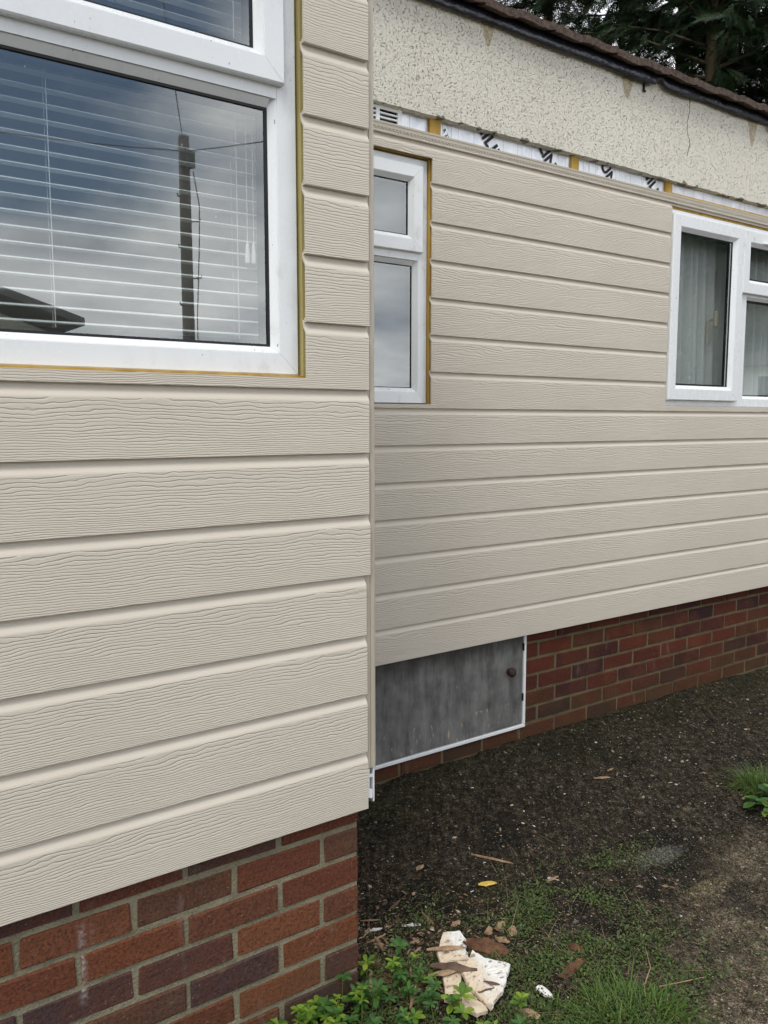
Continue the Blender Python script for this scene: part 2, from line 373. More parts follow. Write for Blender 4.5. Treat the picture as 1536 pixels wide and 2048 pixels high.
def mat_leaf(name, c0, c1, c2, trans=0.25, rough=0.45, island=False):
    b = MB(name, rough=rough, spec=0.4)
    r = b.island() if island else b.rnd()
    c = b.ramp(r, [(0.0, c0), (0.5, c1), (1.0, c2)])
    c = b.mix(b.ramp(b.noise(b.pos(), 60.0, 2), [(0.35, .35), (0.6, 0.0)]), c, tuple(v*.5 for v in c0))
    b.p.inputs['Base Color'].default_value = (0, 0, 0, 1)
    b.fin(c)
    tl = b.new('ShaderNodeBsdfTranslucent'); b.link(c, tl.inputs[0])
    ms = b.new('ShaderNodeMixShader'); ms.inputs[0].default_value = trans
    b.link(b.p.outputs[0], ms.inputs[1]); b.link(tl.outputs[0], ms.inputs[2]); b.link(ms.outputs[0], b.out.inputs[0])
    return b.m

def mat_curtain():
    b = MB('net_curtain', rough=0.9)
    df = b.new('ShaderNodeBsdfDiffuse'); df.inputs[0].default_value = (0.90, 0.93, 0.91, 1)
    tl = b.new('ShaderNodeBsdfTranslucent'); tl.inputs[0].default_value = (0.86, 0.89, 0.87, 1)
    tr = b.new('ShaderNodeBsdfTransparent')
    m1 = b.new('ShaderNodeMixShader'); m1.inputs[0].default_value = .35
    b.link(df.outputs[0], m1.inputs[1]); b.link(tl.outputs[0], m1.inputs[2])
    m2 = b.new('ShaderNodeMixShader'); m2.inputs[0].default_value = .94
    b.link(tr.outputs[0], m2.inputs[1]); b.link(m1.outputs[0], m2.inputs[2]); b.link(m2.outputs[0], b.out.inputs[0])
    return b.m

def mat_chunk():
    b = MB('render_chunk_face', rough=0.9, spec=0.2)
    P = b.pos(); x, y, z = b.sep(P)
    t = b.math('ADD', b.math('SUBTRACT', b.math('MULTIPLY', x, 1.0), b.math('MULTIPLY', y, 0.25)), b.math('MULTIPLY', b.math('SUBTRACT', b.noise(P, 14., 4), .5), .16))
    c = b.mix(b.ramp(t, [(0.385, 1.0), (0.425, 0.0)]), (0.74, 0.73, 0.69), (0.66, 0.55, 0.41))
    c = b.mix(b.ramp(b.noise(P, 70.0, 4), [(0.34, .75), (0.43, 0.0)]), c, (0.16, 0.12, 0.08))
    c = b.mix(b.math('GREATER_THAN', b.noise(P, 150.0, 2), 0.72), c, (0.10, 0.075, 0.05))
    return b.fin(c, b.bump(b.noise(P, 60.0, 4), 0.006, 0.8))

M = dict(
    clad=mat_cladding(), clad_far=mat_cladding('cladding_pvc_far', 200.0, 6.0, 1.9, 0.30, 1.2, 0.00125), trim=mat_trim(), upvc=mat_upvc(), upvc_dirty=mat_upvc('white_upvc_weathered', 0.7), glass=mat_glass(),
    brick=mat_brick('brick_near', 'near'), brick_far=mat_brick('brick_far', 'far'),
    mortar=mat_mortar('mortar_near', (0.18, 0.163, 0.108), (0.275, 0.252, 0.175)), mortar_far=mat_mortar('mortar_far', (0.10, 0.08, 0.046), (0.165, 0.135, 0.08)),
    render=mat_render(), foil=mat_foil(), hatch=mat_hatch(), ground=mat_ground(),
    batten=mat_simple('treated_timber', (0.40, 0.24, 0.045), (0.56, 0.37, 0.09), 30, .75, (90, .001), stretch=(1, 1, .2)),
    foam=mat_simple('foam_strip', (0.33, 0.28, 0.10), (0.45, 0.39, 0.17), 22, .8, (60, .002), stretch=(1, 1, .25)),
    sheathing=mat_simple('olive_membrane', (0.10, 0.095, 0.05), (0.15, 0.14, 0.075), 12, .85),
    gasket=mat_simple('black_gasket', (0.006, 0.006, 0.007), (0.012, 0.012, 0.013), 20, .45),
    felt=mat_simple('black_felt', (0.012, 0.015, 0.024), (0.024, 0.031, 0.050), 14, .28, (35, .006, 1.0), spec=.6),
    tile=mat_simple('brown_tile', (0.050, 0.034, 0.026), (0.125, 0.088, 0.068), 60, .9, (220, .004, 1.0)),
    rot=mat_simple('rotten_wood', (0.055, 0.024, 0.012), (0.16, 0.075, 0.036), 45, .85, (110, .004, 1.0), coord='obj'),
    splinter=mat_simple('splintered_wood', (0.20, 0.125, 0.072), (0.38, 0.26, 0.155), 50, .8, (160, .002, 1.0), coord='obj'),
    darkwood=mat_simple('stained_wood', (0.07, 0.042, 0.028), (0.15, 0.095, 0.065), 40, .8, (150, .002, 1.0), coord='obj'),
    white_chip=mat_simple('white_flake', (0.55, 0.54, 0.50), (0.74, 0.73, 0.70), 60, .8, coord='obj'),
    yellow=mat_simple('yellow_foam', (0.50, 0.34, 0.05), (0.62, 0.45, 0.10), 30, .8, (70, .003), coord='obj'),
    chunk=mat_chunk(), stone=None,
    interior=mat_simple('interior_paint', (0.62, 0.61, 0.58), (0.68, 0.67, 0.64), 3, .9),
    slat=mat_simple('blind_slat', (0.82, 0.84, 0.83), (0.86, 0.88, 0.87), 4, .35),
    cord=mat_simple('blind_cord', (0.72, 0.74, 0.73), (0.8, 0.8, 0.8), 4, .7),
    curtain=mat_curtain(),
    frosted=mat_simple('frosted_film', (0.022, 0.032, 0.045), (0.030, 0.042, 0.056), 2, .9),
    ink=mat_simple('black_ink', (0.012, 0.012, 0.015), (0.02, 0.02, 0.022), 30, .6),
    rust=mat_simple('rusty_iron', (0.018, 0.010, 0.008), (0.055, 0.028, 0.018), 90, .75, (150, .002)),
    black=mat_simple('black_iron', (0.008, 0.008, 0.008), (0.018, 0.017, 0.016), 60, .6),
    bark=mat_simple('tree_bark', (0.045, 0.035, 0.02), (0.105, 0.085, 0.045), 9, .9, (40, .02), stretch=(1, 1, .25)),
    conifer=mat_leaf('conifer_spray', (0.007, 0.020, 0.007), (0.013, 0.036, 0.010), (0.028, 0.060, 0.014), .15, .55, True),
    weed=mat_leaf('weed_leaf', (0.085, 0.18, 0.020), (0.15, 0.27, 0.028), (0.30, 0.39, 0.045), .3),
    weed_dark=mat_leaf('weed_leaf_dark', (0.035, 0.105, 0.026), (0.058, 0.145, 0.030), (0.09, 0.19, 0.04), .25),
    cover=mat_leaf('cover_leaf', (0.035, 0.068, 0.016), (0.068, 0.115, 0.024), (0.125, 0.17, 0.04), .25, .5, True),
    grass=mat_leaf('grass_blade', (0.045, 0.115, 0.014), (0.085, 0.175, 0.02), (0.17, 0.235, 0.045), .3, .45, True),
    straw=mat_leaf('dry_straw', (0.11, 0.085, 0.04), (0.20, 0.16, 0.08), (0.32, 0.27, 0.15), .15, .7, True),
    stem=mat_simple('weed_stem', (0.07, 0.13, 0.02), (0.11, 0.17, 0.035), 40, .6),
    cream=mat_simple('cream_paint', (0.70, 0.70, 0.57), (0.76, 0.76, 0.63), 3, .8),
    grey_roof=mat_simple('grey_roof', (0.06, 0.062, 0.068), (0.095, 0.096, 0.10), 20, .85),
    soffit=mat_simple('dark_soffit', (0.22, 0.22, 0.215), (0.27, 0.265, 0.26), 6, .8),
    pole=mat_simple('pole_timber', (0.15, 0.14, 0.115), (0.22, 0.205, 0.17), 12, .9, (60, .01), stretch=(1, 1, .1)),
    wire=mat_simple('wire_grey', (0.10, 0.10, 0.10), (0.14, 0.14, 0.14), 5, .5),
    wire_pale=mat_simple('wire_pale', (0.42, 0.42, 0.40), (0.5, 0.5, 0.48), 5, .5),
)
def mat_stone():
    b = MB('grit', rough=0.8, spec=0.3)
    c = b.ramp(b.island(), [(0.0, (0.035, 0.032, 0.027)), (0.55, (0.085, 0.076, 0.06)), (0.82, (0.16, 0.145, 0.115)), (0.95, (0.26, 0.23, 0.175)), (1.0, (0.48, 0.45, 0.39))])
    return b.fin(c)
M['stone'] = mat_stone()

# ------------------------------------------------------------------ object helpers
WORLD = {}          # world origin of every empty or mesh we parent to
def tag(o, label=None, cat=None, group=None, kind=None):
    if label: o['label'] = label
    if cat: o['category'] = cat
    if group: o['group'] = group
    if kind: o['kind'] = kind
    return o
def empty(name, loc, label, cat, group=None):
    o = bpy.data.objects.new(name, None); COL.objects.link(o)
    o.location = loc; o.empty_display_size = 0.1
    WORLD[o.name] = Vector(loc)
    return tag(o, label, cat, group)
def link(name, me, mat, parent=None, origin=(0, 0, 0)):
    o = bpy.data.objects.new(name, me); COL.objects.link(o)
    origin = Vector(origin)
    if mat is not None and len(me.materials) == 0: me.materials.append(mat)
    if parent is not None:
        o.parent = parent; o.location = origin - WORLD[parent.name]
    else: o.location = origin
    WORLD[o.name] = origin
    return o
def mesh(name, V, F, origin=(0, 0, 0), smooth=False):
    me = bpy.data.meshes.new(name)
    V = np.asarray(V, float).reshape(-1, 3) - np.asarray(origin, float)
    me.from_pydata(V.tolist(), [], [list(map(int, f)) for f in F])
    if smooth: me.shade_smooth()
    me.update()
    return me
class Geo:
    """collects boxes, rings, tubes in world coordinates"""
    def __init__(s): s.V = []; s.F = []
    def add(s, V, F):
        n = len(s.V); s.V.extend([tuple(v) for v in V]); s.F.extend([tuple(i+n for i in f) for f in F]); return s
    def box(s, x0, x1, y0, y1, z0, z1):
        V = [(x, y, z) for x in (x0, x1) for y in (y0, y1) for z in (z0, z1)]
        return s.add(V, [(0, 1, 3, 2), (4, 6, 7, 5), (0, 4, 5, 1), (2, 3, 7, 6), (0, 2, 6, 4), (1, 5, 7, 3)])
    def bbox(s, x0, x1, y0, y1, z0, z1, bv=0.002, seg=1):
        bm = bmesh.new(); bmesh.ops.create_cube(bm, size=1)
        for v in bm.verts: v.co = ((x0+x1)/2+v.co.x*(x1-x0), (y0+y1)/2+v.co.y*(y1-y0), (z0+z1)/2+v.co.z*(z1-z0))
        bmesh.ops.bevel(bm, geom=bm.edges[:], offset=bv, segments=seg, affect='EDGES')
        bm.verts.index_update()
        s.add([v.co[:] for v in bm.verts], [[v.index for v in f.verts] for f in bm.faces]); bm.free(); return s
    def tube(s, pts, r, n=6, cap=True):
        pts = [Vector(p) for p in pts]
        rs = r if isinstance(r, (list, tuple)) else [r]*len(pts)
        base = len(s.V); 
        for i, p in enumerate(pts):
            d = (pts[min(i+1, len(pts)-1)]-pts[max(i-1, 0)]).normalized()
            a = d.cross(Vector((0, 0, 1))) if abs(d.z) < .95 else d.cross(Vector((1, 0, 0)))
            a.normalize(); b = d.cross(a)
            for k in range(n):
                t = 2*math.pi*k/n; s.V.append(tuple(p+(a*math.cos(t)+b*math.sin(t))*rs[i]))
        for i in range(len(pts)-1):
            for k in range(n):
                s.F.append((base+i*n+k, base+i*n+(k+1) % n, base+(i+1)*n+(k+1) % n, base+(i+1)*n+k))
        if cap:
            s.F.append(tuple(base+k for k in range(n))[::-1]); s.F.append(tuple(base+(len(pts)-1)*n+k for k in range(n)))
        return s
    def ring(s, x0, x1, z0, z1, prof, gap=0.0004):
        """picture-frame: prof = [(inset d, y)] closed loop, four mitred bars with a hairline joint"""
        n = len(prof)
        def corner(d, k):
            return ((x0+d, z0+d), (x1-d, z0+d), (x1-d, z1-d), (x0+d, z1-d))[k]
        for side in range(4):
            a, b = side, (side+1) % 4
            dx, dz = ((1, 0), (0, 1), (-1, 0), (0, -1))[side]
            base = len(s.V)
            for k, sg in ((a, 1), (b, -1)):
                for d, y in prof:
                    cx, cz = corner(d, k)
                    s.V.append((cx+dx*gap*sg, y, cz+dz*gap*sg))
            for i in range(n):
                j = (i+1) % n
                s.F.append((base+i, base+n+i, base+n+j, base+j))
            s.F.append(tuple(base+i for i in range(n))); s.F.append(tuple(base+n+i for i in range(n))[::-1])
        return s
    def make(s, name, mat, parent=None, origin=None, smooth=False, recalc=True):
        if origin is None:
            A = np.array(s.V); origin = ((A[:, 0].min()+A[:, 0].max())/2, (A[:, 1].min()+A[:, 1].max())/2, A[:, 2].min())
        me = mesh(name, s.V, s.F, origin, smooth)
        if recalc:
            bm = bmesh.new(); bm.from_mesh(me); bmesh.ops.recalc_face_normals(bm, faces=bm.faces); bm.to_mesh(me); bm.free()
        return link(name, me, mat, parent, origin)

# value noise for geometry
def vnoise(x, y, seed=0):
    r = np.random.default_rng(seed); T = r.random((256, 256))
    xi = np.floor(x).astype(int); yi = np.floor(y).astype(int); fx = x-xi; fy = y-yi
    fx = fx*fx*(3-2*fx); fy = fy*fy*(3-2*fy)
    g = lambda a, b: T[a & 255, b & 255]
    return (g(xi, yi)*(1-fx)+g(xi+1, yi)*fx)*(1-fy)+(g(xi, yi+1)*(1-fx)+g(xi+1, yi+1)*fx)*fy
def gz(x, y, fine=True):
    x = np.asarray(x, float); y = np.asarray(y, float)
    z = 0.078+0.030*np.exp(-((x-0.05)**2/0.10+(y-0.0)**2/0.10))+0.020*(1/(1+np.exp((y+0.12-0.28*(x-.4))*16)))*np.exp(-((x-.9)/1.6)**2)
    z = z+0.016*(vnoise(x*2.3+9, y*2.3+4, 1)-.5)
    if fine: z = z+0.012*(vnoise(x*9, y*9, 2)-.5)+0.006*(vnoise(x*27, y*27, 3)-.5)+0.004*(vnoise(x*70, y*70, 4)-.5)
    return z
def gzf(x, y): return float(gz(np.array([x]), np.array([y]))[0])

# ------------------------------------------------------------------ ground
def build_ground():
    xs = np.concatenate([-np.geomspace(90, 1.3, 22), np.arange(-1.2, 4.6, 0.0125), np.geomspace(4.7, 90, 24)])
    ys = np.concatenate([-np.geomspace(90, 2.1, 22), np.arange(-1.6, 1.06, 0.0125), np.geomspace(1.2, 90, 20)])
    X, Y = np.meshgrid(xs, ys, indexing='ij')
    Z = gz(X, Y)
    V = np.stack([X.ravel(), Y.ravel(), Z.ravel()], 1)
    nx, ny = len(xs), len(ys)
    I = np.arange(nx*ny).reshape(nx, ny)
    F = np.stack([I[:-1, :-1].ravel(), I[1:, :-1].ravel(), I[1:, 1:].ravel(), I[:-1, 1:].ravel()], 1)
    me = mesh('ground', V, F, smooth=True)
    o = link('ground', me, M['ground']); o['kind'] = 'structure'
build_ground()

# ------------------------------------------------------------------ cladding
P = 0.14237
FRONT = [(0.0, 0.0012), (0.0012, 0.0), (0.1160, 0.0), (0.1200, 0.0014), (0.1245, 0.0042), (0.1290, 0.0076), (0.1335, 0.0098), (0.1385, 0.0108), (0.1475, 0.0112)]
BACK = 0.0185
def yf(z):
    zs = [p[0] for p in FRONT]; ys = [p[1] for p in FRONT]
    return float(np.interp(z, zs, ys))
def board(parent, segs, zl, Y, axis='x', name='cladding_board', mat=None, topz=0.1475):
    """segs: [(a0, a1, z0, z1)] along the wall, z local above the lip; front lip lies on plane Y (facing -Y), or on X=Y facing +X"""
    V, F = [], []
    for a0, a1, z0, z1 in segs:
        zz = [z0]+[z for z, _ in FRONT if z0+1e-5 < z < z1-1e-5]+[z1]
        prof = [(yf(z), z) for z in zz]
        TH = 0.0052
        if z0 == 0.0: prof = prof+[(yf(z)+TH, z) for z in zz[::-1] if z > .012]+[(TH, 0.0085), (0.0098, 0.0080), (0.0098, 0.0)]
        else: prof = prof+[(yf(z)+TH, z) for z in zz[::-1]]
        n = len(prof); b0 = len(V)
        for a in (a0, a1):
            for d, z in prof:
                V.append((a, Y+d, zl+z) if axis == 'x' else (Y-d, a, zl+z))
        for i in range(n):
            j = (i+1) % n
            F.append((b0+i, b0+n+i, b0+n+j, b0+j))
        F.append(tuple(b0+i for i in range(n))); F.append(tuple(b0+n+i for i in range(n))[::-1])
    org = (segs[0][0], Y, zl) if axis == 'x' else (Y, segs[0][0], zl)
    me = mesh(name, V, F, org)
    bm = bmesh.new(); bm.from_mesh(me); bmesh.ops.recalc_face_normals(bm, faces=bm.faces); bm.to_mesh(me); bm.free()
    return link(name, me, mat or M['clad'], parent, org)

# brick meshes
def brick_mesh(L, D=0.1025, H=0.065, seed=0):
    r = random.Random(seed)
    bm = bmesh.new(); bmesh.ops.create_cube(bm, size=1)
    for v in bm.verts: v.co = (v.co.x*L, v.co.y*D, v.co.z*H)
    bmesh.ops.bevel(bm, geom=bm.edges[:], offset=0.0028, segments=1, affect='EDGES')
    for v in bm.verts: v.co += Vector((r.uniform(-1, 1)*.0022, r.uniform(-1, 1)*.0012, r.uniform(-1, 1)*.0018))
    me = bpy.data.meshes.new('brick'); bm.to_mesh(me); bm.free(); me.update()
    return me
BR = {}
def get_brick(L, kind):
    key = (round(L, 3), kind, random.randrange(6))
    if key not in BR:
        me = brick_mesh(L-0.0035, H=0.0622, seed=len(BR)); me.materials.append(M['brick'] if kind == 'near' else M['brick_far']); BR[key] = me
    return BR[key]
def lay(parent, x0, x1, z0, off, Y, kind, axis='x'):
    """one course: perpends at off + n*0.225, clipped to x0..x1; z0 = bed joint centre below"""
    n = math.floor((x0-off)/0.225)
    while off+n*0.225 < x1:
        a = max(off+n*0.225+0.005, x0); b = min(off+(n+1)*0.225-0.005, x1); n += 1
        if b-a < 0.03: continue
        me = get_brick(b-a, kind)
        jit = random.uniform(-.0024, .0018)
        c = ((a+b)/2, Y+0.0512+jit, z0+0.0375) if axis == 'x' else (Y-0.0512-jit, (a+b)/2, z0+0.0375)
        o = link('brick', me, None, parent, c)
        if axis == 'y': o.rotation_euler = (0, 0, math.pi/2)
        else: o.rotation_euler = (random.uniform(-.004, .004), random.uniform(-.004, .004), random.choice((0, math.pi)))

def window_unit(house, frame_rect, yface, ydeep, sashes, fixed, name='window', mat='upvc', fw_=0.046):
    """frame_rect and panes in wall coordinates; sashes protrude (rect, bead rect width), fixed panes sit in the frame"""
    pass

# ------------------------------------------------------------------ near wing of the house
wing = empty('house_wing', (-1.0, 0.0, 0.08), 'projecting house wing with wide white window, beige boards and low red brick base', 'house')
WL = -2.4
F0 = -0.0296
g = Geo(); g.box(WL, 0.0992, 0.0035, 0.099, -0.1, 0.640); g.box(-0.0005, 0.0990, 0.099, 1.010, -0.1, 0.640)
plinth = g.make('plinth_wall', M['mortar'], wing)
ZL = 0.5495
for k in range(-1, 7):
    zb = ZL-0.075*(k+1)
    A = (k % 2 == 0)
    lay(plinth, WL, 0.1025, zb, 0.0 if A else -0.1125, 0.0, 'near')
    lay(plinth, 0.2235 if A else 0.1110, 1.008, zb, -0.0 if A else -0.1125, 0.1025, 'near', 'y')
# boards, bottom to top; right ends as sawn on site
ends = [0.1121, 0.1104, 0.1101, 0.1084, 0.1194, 0.1170, 0.1173, 0.1170, 0.1180, 0.1165, 0.1175, 0.1165, 0.1160, 0.117, 0.117, 0.117]
WX = -0.0457       # sawn edge beside the window
for k in range(16):
    zl = 0.5985+k*P
    if k < 7: board(wing, [(WL, ends[k], 0.0, 0.1475)], zl, F0)
    elif k == 7: board(wing, [(WX, ends[k], 0.0, 0.1475), (WL, WX, 0.0, 1.6185-zl)], zl, F0)
    else: board(wing, [(WX+random.uniform(-.0008, .0008), ends[k], 0.0, 0.1475)], zl, F0)
    # return wall, round the corner
    board(wing, [(0.030, 0.960, 0.0, 0.1475)], zl, 0.1300, axis='y')
g = Geo()
# wall behind the boards, left open for the window
YB = -0.0108
g.box(WL, 0.0985, 0.100, 0.150, 0.640, 1.612); g.box(-0.0300, 0.0985, 0.0405, 0.150, 1.612, 3.05)
g.box(WL, -1.95, 0.0405, 0.150, 1.612, 3.05); g.box(-1.95, -0.0300, 0.0405, 0.150, 2.80, 3.05); g.box(WL, 0.0985, 0.0005, 0.0995, 0.641, 1.611)
g.make('wall_frame', M['sheathing'], wing)
g = Geo(); g.box(WL, -0.0302, YB, 0.040, 1.575, 1.6238); g.make('batten', M['batten'], wing)
g = Geo(); g.box(-0.0432, -0.0305, YB+.002, 0.040, 1.624, 3.0); g.make('foam_strip', M['foam'], wing)
g = Geo(); g.box(-0.0303, 0.060, YB, 0.040, 1.6125, 3.0); g.make('batten', M['sheathing'], wing)
# corner post: rounded nose with a rib beside the board ends
g = Geo()
prof = [(0.100, -0.0105), (0.100, -0.0185), (0.1140, -0.0185), (0.1146, -0.0165), (0.1158, -0.0165), (0.1164, -0.0185)]
for a in range(0, 91, 15):
    t = math.radians(a); prof.append((0.1235+0.0095*math.sin(t), -0.0100-0.0095*math.cos(t)))
prof += [(0.1330, 0.026), (0.1310, 0.026), (0.1310, -0.0060), (0.1200, -0.0105)]
prof = [(x+(.0055 if x > .112 else 0), y) for x, y in prof]
n = len(prof); V = [(x+(.0060*(3.0-z)/2.3 if x > .105 else 0), y, z) for z in (0.6935, 3.0) for x, y in prof]
F = [(i, (i+1) % n, n+(i+1) % n, n+i) for i in range(n)]+[tuple(range(n))[::-1], tuple(range(n, 2*n))]
g.add(V, F); post = g.make('corner_trim', M['trim'], wing)
g = Geo()
g.box(0.1165, 0.1205, -0.0225, -0.0125, 0.622, 0.6930); g.box(0.1345, 0.1385, -0.0165, 0.004, 0.606, 0.6932)
g.box(0.1206, 0.1344, -0.0150, -0.0135, 0.668, 0.6765); g.box(0.1206, 0.1290, -0.0225, -0.0130, 0.620, 0.640)
g.make('trim_clip', M['upvc'], post)
# eaves and roof of the wing (above the picture)
g = Geo(); g.box(WL-.2, 0.30, -0.22, 1.2, 3.06, 3.10); g.make('roof', M['grey_roof'], wing)
g = Geo(); g.box(WL, 0.09, 2.30, 2.34, 0.5, 3.05); g.box(WL-.03, WL, 0.0, 2.34, -0.1, 3.05); g.box(WL, 0.0985, 0.155, 2.30, 2.90, 2.94); g.box(WL, 0.0985, 0.155, 2.30, 0.60, 0.64); g.box(0.0, 0.0985, 0.155, 2.3, 0.64, 2.9)
g.make('interior_wall', M['interior'], wing)

# wing window: outer frame, lower fixed light, upper opener
def fr_prof(y0, yb, w, bead, yg):
    return [(0.0, yb), (0.0, y0+.003), (0.003, y0), (w, y0), (w+.0007, y0+.0022), (w+.0021, y0+.0022), (w+bead, yg), (w+bead, yb)]
g = Geo(); g.ring(-1.90, -0.0485, 1.6242, 2.76, fr_prof(0.0, 0.065, 0.0455, 0.0145, 0.0175))
g.box(-1.8535, -0.0950, 0.0003, 0.065, 2.1925, 2.236)
win = g.make('window', M['upvc'], wing)
def bead_bar(g_, x0, x1, zt, zb_, y0, yg, yb):
    """sloping bead under a transom"""
    V = [(x, y, z) for x in (x0, x1) for y, z in ((y0, zt), (y0+.002, zt-.001), (yg, zb_), (yb, zb_), (yb, zt))]
    g_.add(V, [(0, 1, 6, 5), (1, 2, 7, 6), (2, 3, 8, 7), (3, 4, 9, 8), (4, 0, 5, 9), (0, 4, 3, 2, 1), (5, 6, 7, 8, 9)])
g = Geo(); bead_bar(g, -1.8392, -0.1093, 2.1915, 2.1768, 0.0028, 0.0175, 0.064); g.make('glazing_bead', M['upvc'], win)
g = Geo(); g.ring(-1.852, -0.0838, 2.2168, 2.7225, fr_prof(-0.0185, 0.010, 0.0455, 0.0170, 0.000)); sash = g.make('sash', M['upvc'], win)
g = Geo(); g.ring(-1.8395, -0.1090, 1.6846, 2.1766, [(0, 0.018), (.0050, 0.0185), (.0050, 0.0235), (0.013, 0.0245), (0.013, 0.046), (0, 0.046)]); g.make('gasket', M['gasket'], win)
g = Geo(); g.ring(-1.789, -0.1468, 2.2798, 2.66, [(0, 0.0005), (.0030, 0.001), (.0030, 0.0075), (0.012, 0.0085), (0.012, 0.028), (0, 0.028)]); g.make('gasket', M['gasket'], win)
def pane(x0, x1, z0, z1, y, parent, mat='glass'):
    V = [(x0, y, z0), (x1, y, z0), (x1, y, z1), (x0, y, z1)]
    return link('glass_pane', mesh('glass_pane', V, [(0, 1, 2, 3)], (x0, y, z0)), M[mat], parent, (x0, y, z0))
pane(-1.837, -0.1115, 1.687, 2.1740, 0.0225, win)
pane(-1.788, -0.148, 2.281, 2.659, 0.0060, win)

# venetian blind inside
blind = empty('venetian_blind', (-1.0, 0.10, 1.68), 'white venetian blind with open slats behind the wide window', 'blind')
def slat_mesh():
    n = 7; w = 0.029; V = []; F = []
    tilt = math.radians(2)
    for x in (-1.83, -0.0870):
        for i in range(n):
            t = (i/(n-1)-.5); y = t*w; z = 0.0042*(1-4*t*t)
            y, z = y*math.cos(tilt)-z*math.sin(tilt), y*math.sin(tilt)+z*math.cos(tilt)
            V.append((x, 0.1+y, z))
    for i in range(n-1): F.append((i, n+i, n+i+1, i+1))
    m0 = len(V); V += [(a, b, c-.0006) for a, b, c in V]
    F += [tuple(m0+i for i in f[::-1]) for f in F[:]]
    F += [(0, n, m0+n, m0), (n-1, m0+n-1, m0+2*n-1, 2*n-1)]
    F += [(i, i+1, m0+i+1, m0+i) for i in range(n-1)]+[(n+i, m0+n+i, m0+n+i+1, n+i+1) for i in range(n-1)]
    me = mesh('slat', V, F, (-1.0, 0.10, 0.0), smooth=False); me.materials.append(M['slat']); return me
SM = slat_mesh()
z = 1.6860
while z < 2.70:
    o = link('slat', SM, None, blind, (-1.0, 0.10, z)); o.rotation_euler = (random.uniform(-.02, .02), random.uniform(-.0006, .0006), 0)
    z += 0.02865
for xc in (-0.150, -0.535, -1.1, -1.6):
    for dy, dx in ((-.017, 0.0), (.017, 0.004)):
        g = Geo(); g.tube([(xc+dx, 0.10+dy, 1.66), (xc+dx*.3, 0.10+dy, 2.72)], 0.0008, 5); g.make('ladder_cord', M['cord'], blind)
for xc in (-0.128, -0.113):
    g = Geo(); g.tube([(xc, 0.080, 1.905), (xc, 0.080, 2.70)], 0.0008, 5); pc = g.make('pull_cord', M['cord'], blind)
    g = Geo(); g.tube([(xc, 0.080, 1.868), (xc, 0.080, 1.876), (xc, 0.080, 1.905), (xc, .080, 1.912)], [0.006, 0.0065, 0.004, 0.002], 10); g.make('cord_tassel', M['cord'], pc)

# ------------------------------------------------------------------ set-back range of the house
rng_h = empty('house_range', (2.4, 1.018, 0.08), 'set-back house wall with half-finished beige boards, brick base, pale roughcast and brown tiled eaves', 'house')
YR = 1.0182; FR = 0.9718; RX1 = 5.4; RX0 = 0.135
HX0, HX1, HZ0, HZ1 = 0.56, 1.6705, 0.1420, 0.640
g = Geo(); g.box(RX0, HX0, YR+.0035, YR+.10, -0.1, 0.70); g.box(HX1, RX1, YR+.0035, YR+.10, -0.1, 0.70); g.box(HX0, HX1, YR+.0035, YR+.10, -0.1, HZ0)
plinth2 = g.make('plinth_wall', M['mortar_far'], rng_h)
for k in range(-2, 7):
    zb = 0.45-0.075*(k-1)-0.075
    A = (k % 2 == 0)
    # course between beds zb and zb+.075; the course with bed .45 at its foot has its joints at 1.7591
    idx = round((zb-0.45)/0.075)
    off = 1.7591 if idx % 2 == 0 else 1.7591-0.1125
    if zb+0.070 < HZ0+.012:
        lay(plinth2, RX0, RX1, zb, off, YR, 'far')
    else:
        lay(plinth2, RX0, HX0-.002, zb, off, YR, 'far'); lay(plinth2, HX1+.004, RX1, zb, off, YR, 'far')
# hatch
g = Geo(); g.box(HX0+.016, HX1-.0170, YR-.004, YR+.012, HZ0+.0180, HZ1-.004); hatch = g.make('access_hatch', M['hatch'], rng_h)
g = Geo(); g.bbox(HX0, HX1, YR-.010, YR+.030, HZ0, HZ0+.0140, .0015); g.bbox(HX1-.0150, HX1, YR-.0103, YR+.030, HZ0+.0143, HZ1, .0015); g.bbox(HX0, HX0+.015, YR-.0103, YR+.030, HZ0+.0143, HZ1, .0015)
g.make('hatch_frame', M['upvc'], hatch)
for zz in (0.500, 0.268):
    g = Geo(); g.bbox(HX1-.0205, HX1-.0145, YR-.0130, YR-.004, zz, zz+.034, .001); g.make('hinge', M['black'], hatch)
kb = bmesh.new()
bmesh.ops.create_uvsphere(kb, u_segments=20, v_segments=12, radius=0.0215)
for v in kb.verts: v.co.y *= .72
me = bpy.data.meshes.new('knob'); kb.to_mesh(me); kb.free(); me.shade_smooth()
link('knob', me, M['rust'], hatch, (1.5675, YR-.028, 0.418))
g = Geo(); g.tube([(1.5675, YR-.018, .418), (1.5675, YR-.0045, .418)], [.010, .014], 14); g.make('knob_neck', M['rust'], hatch)

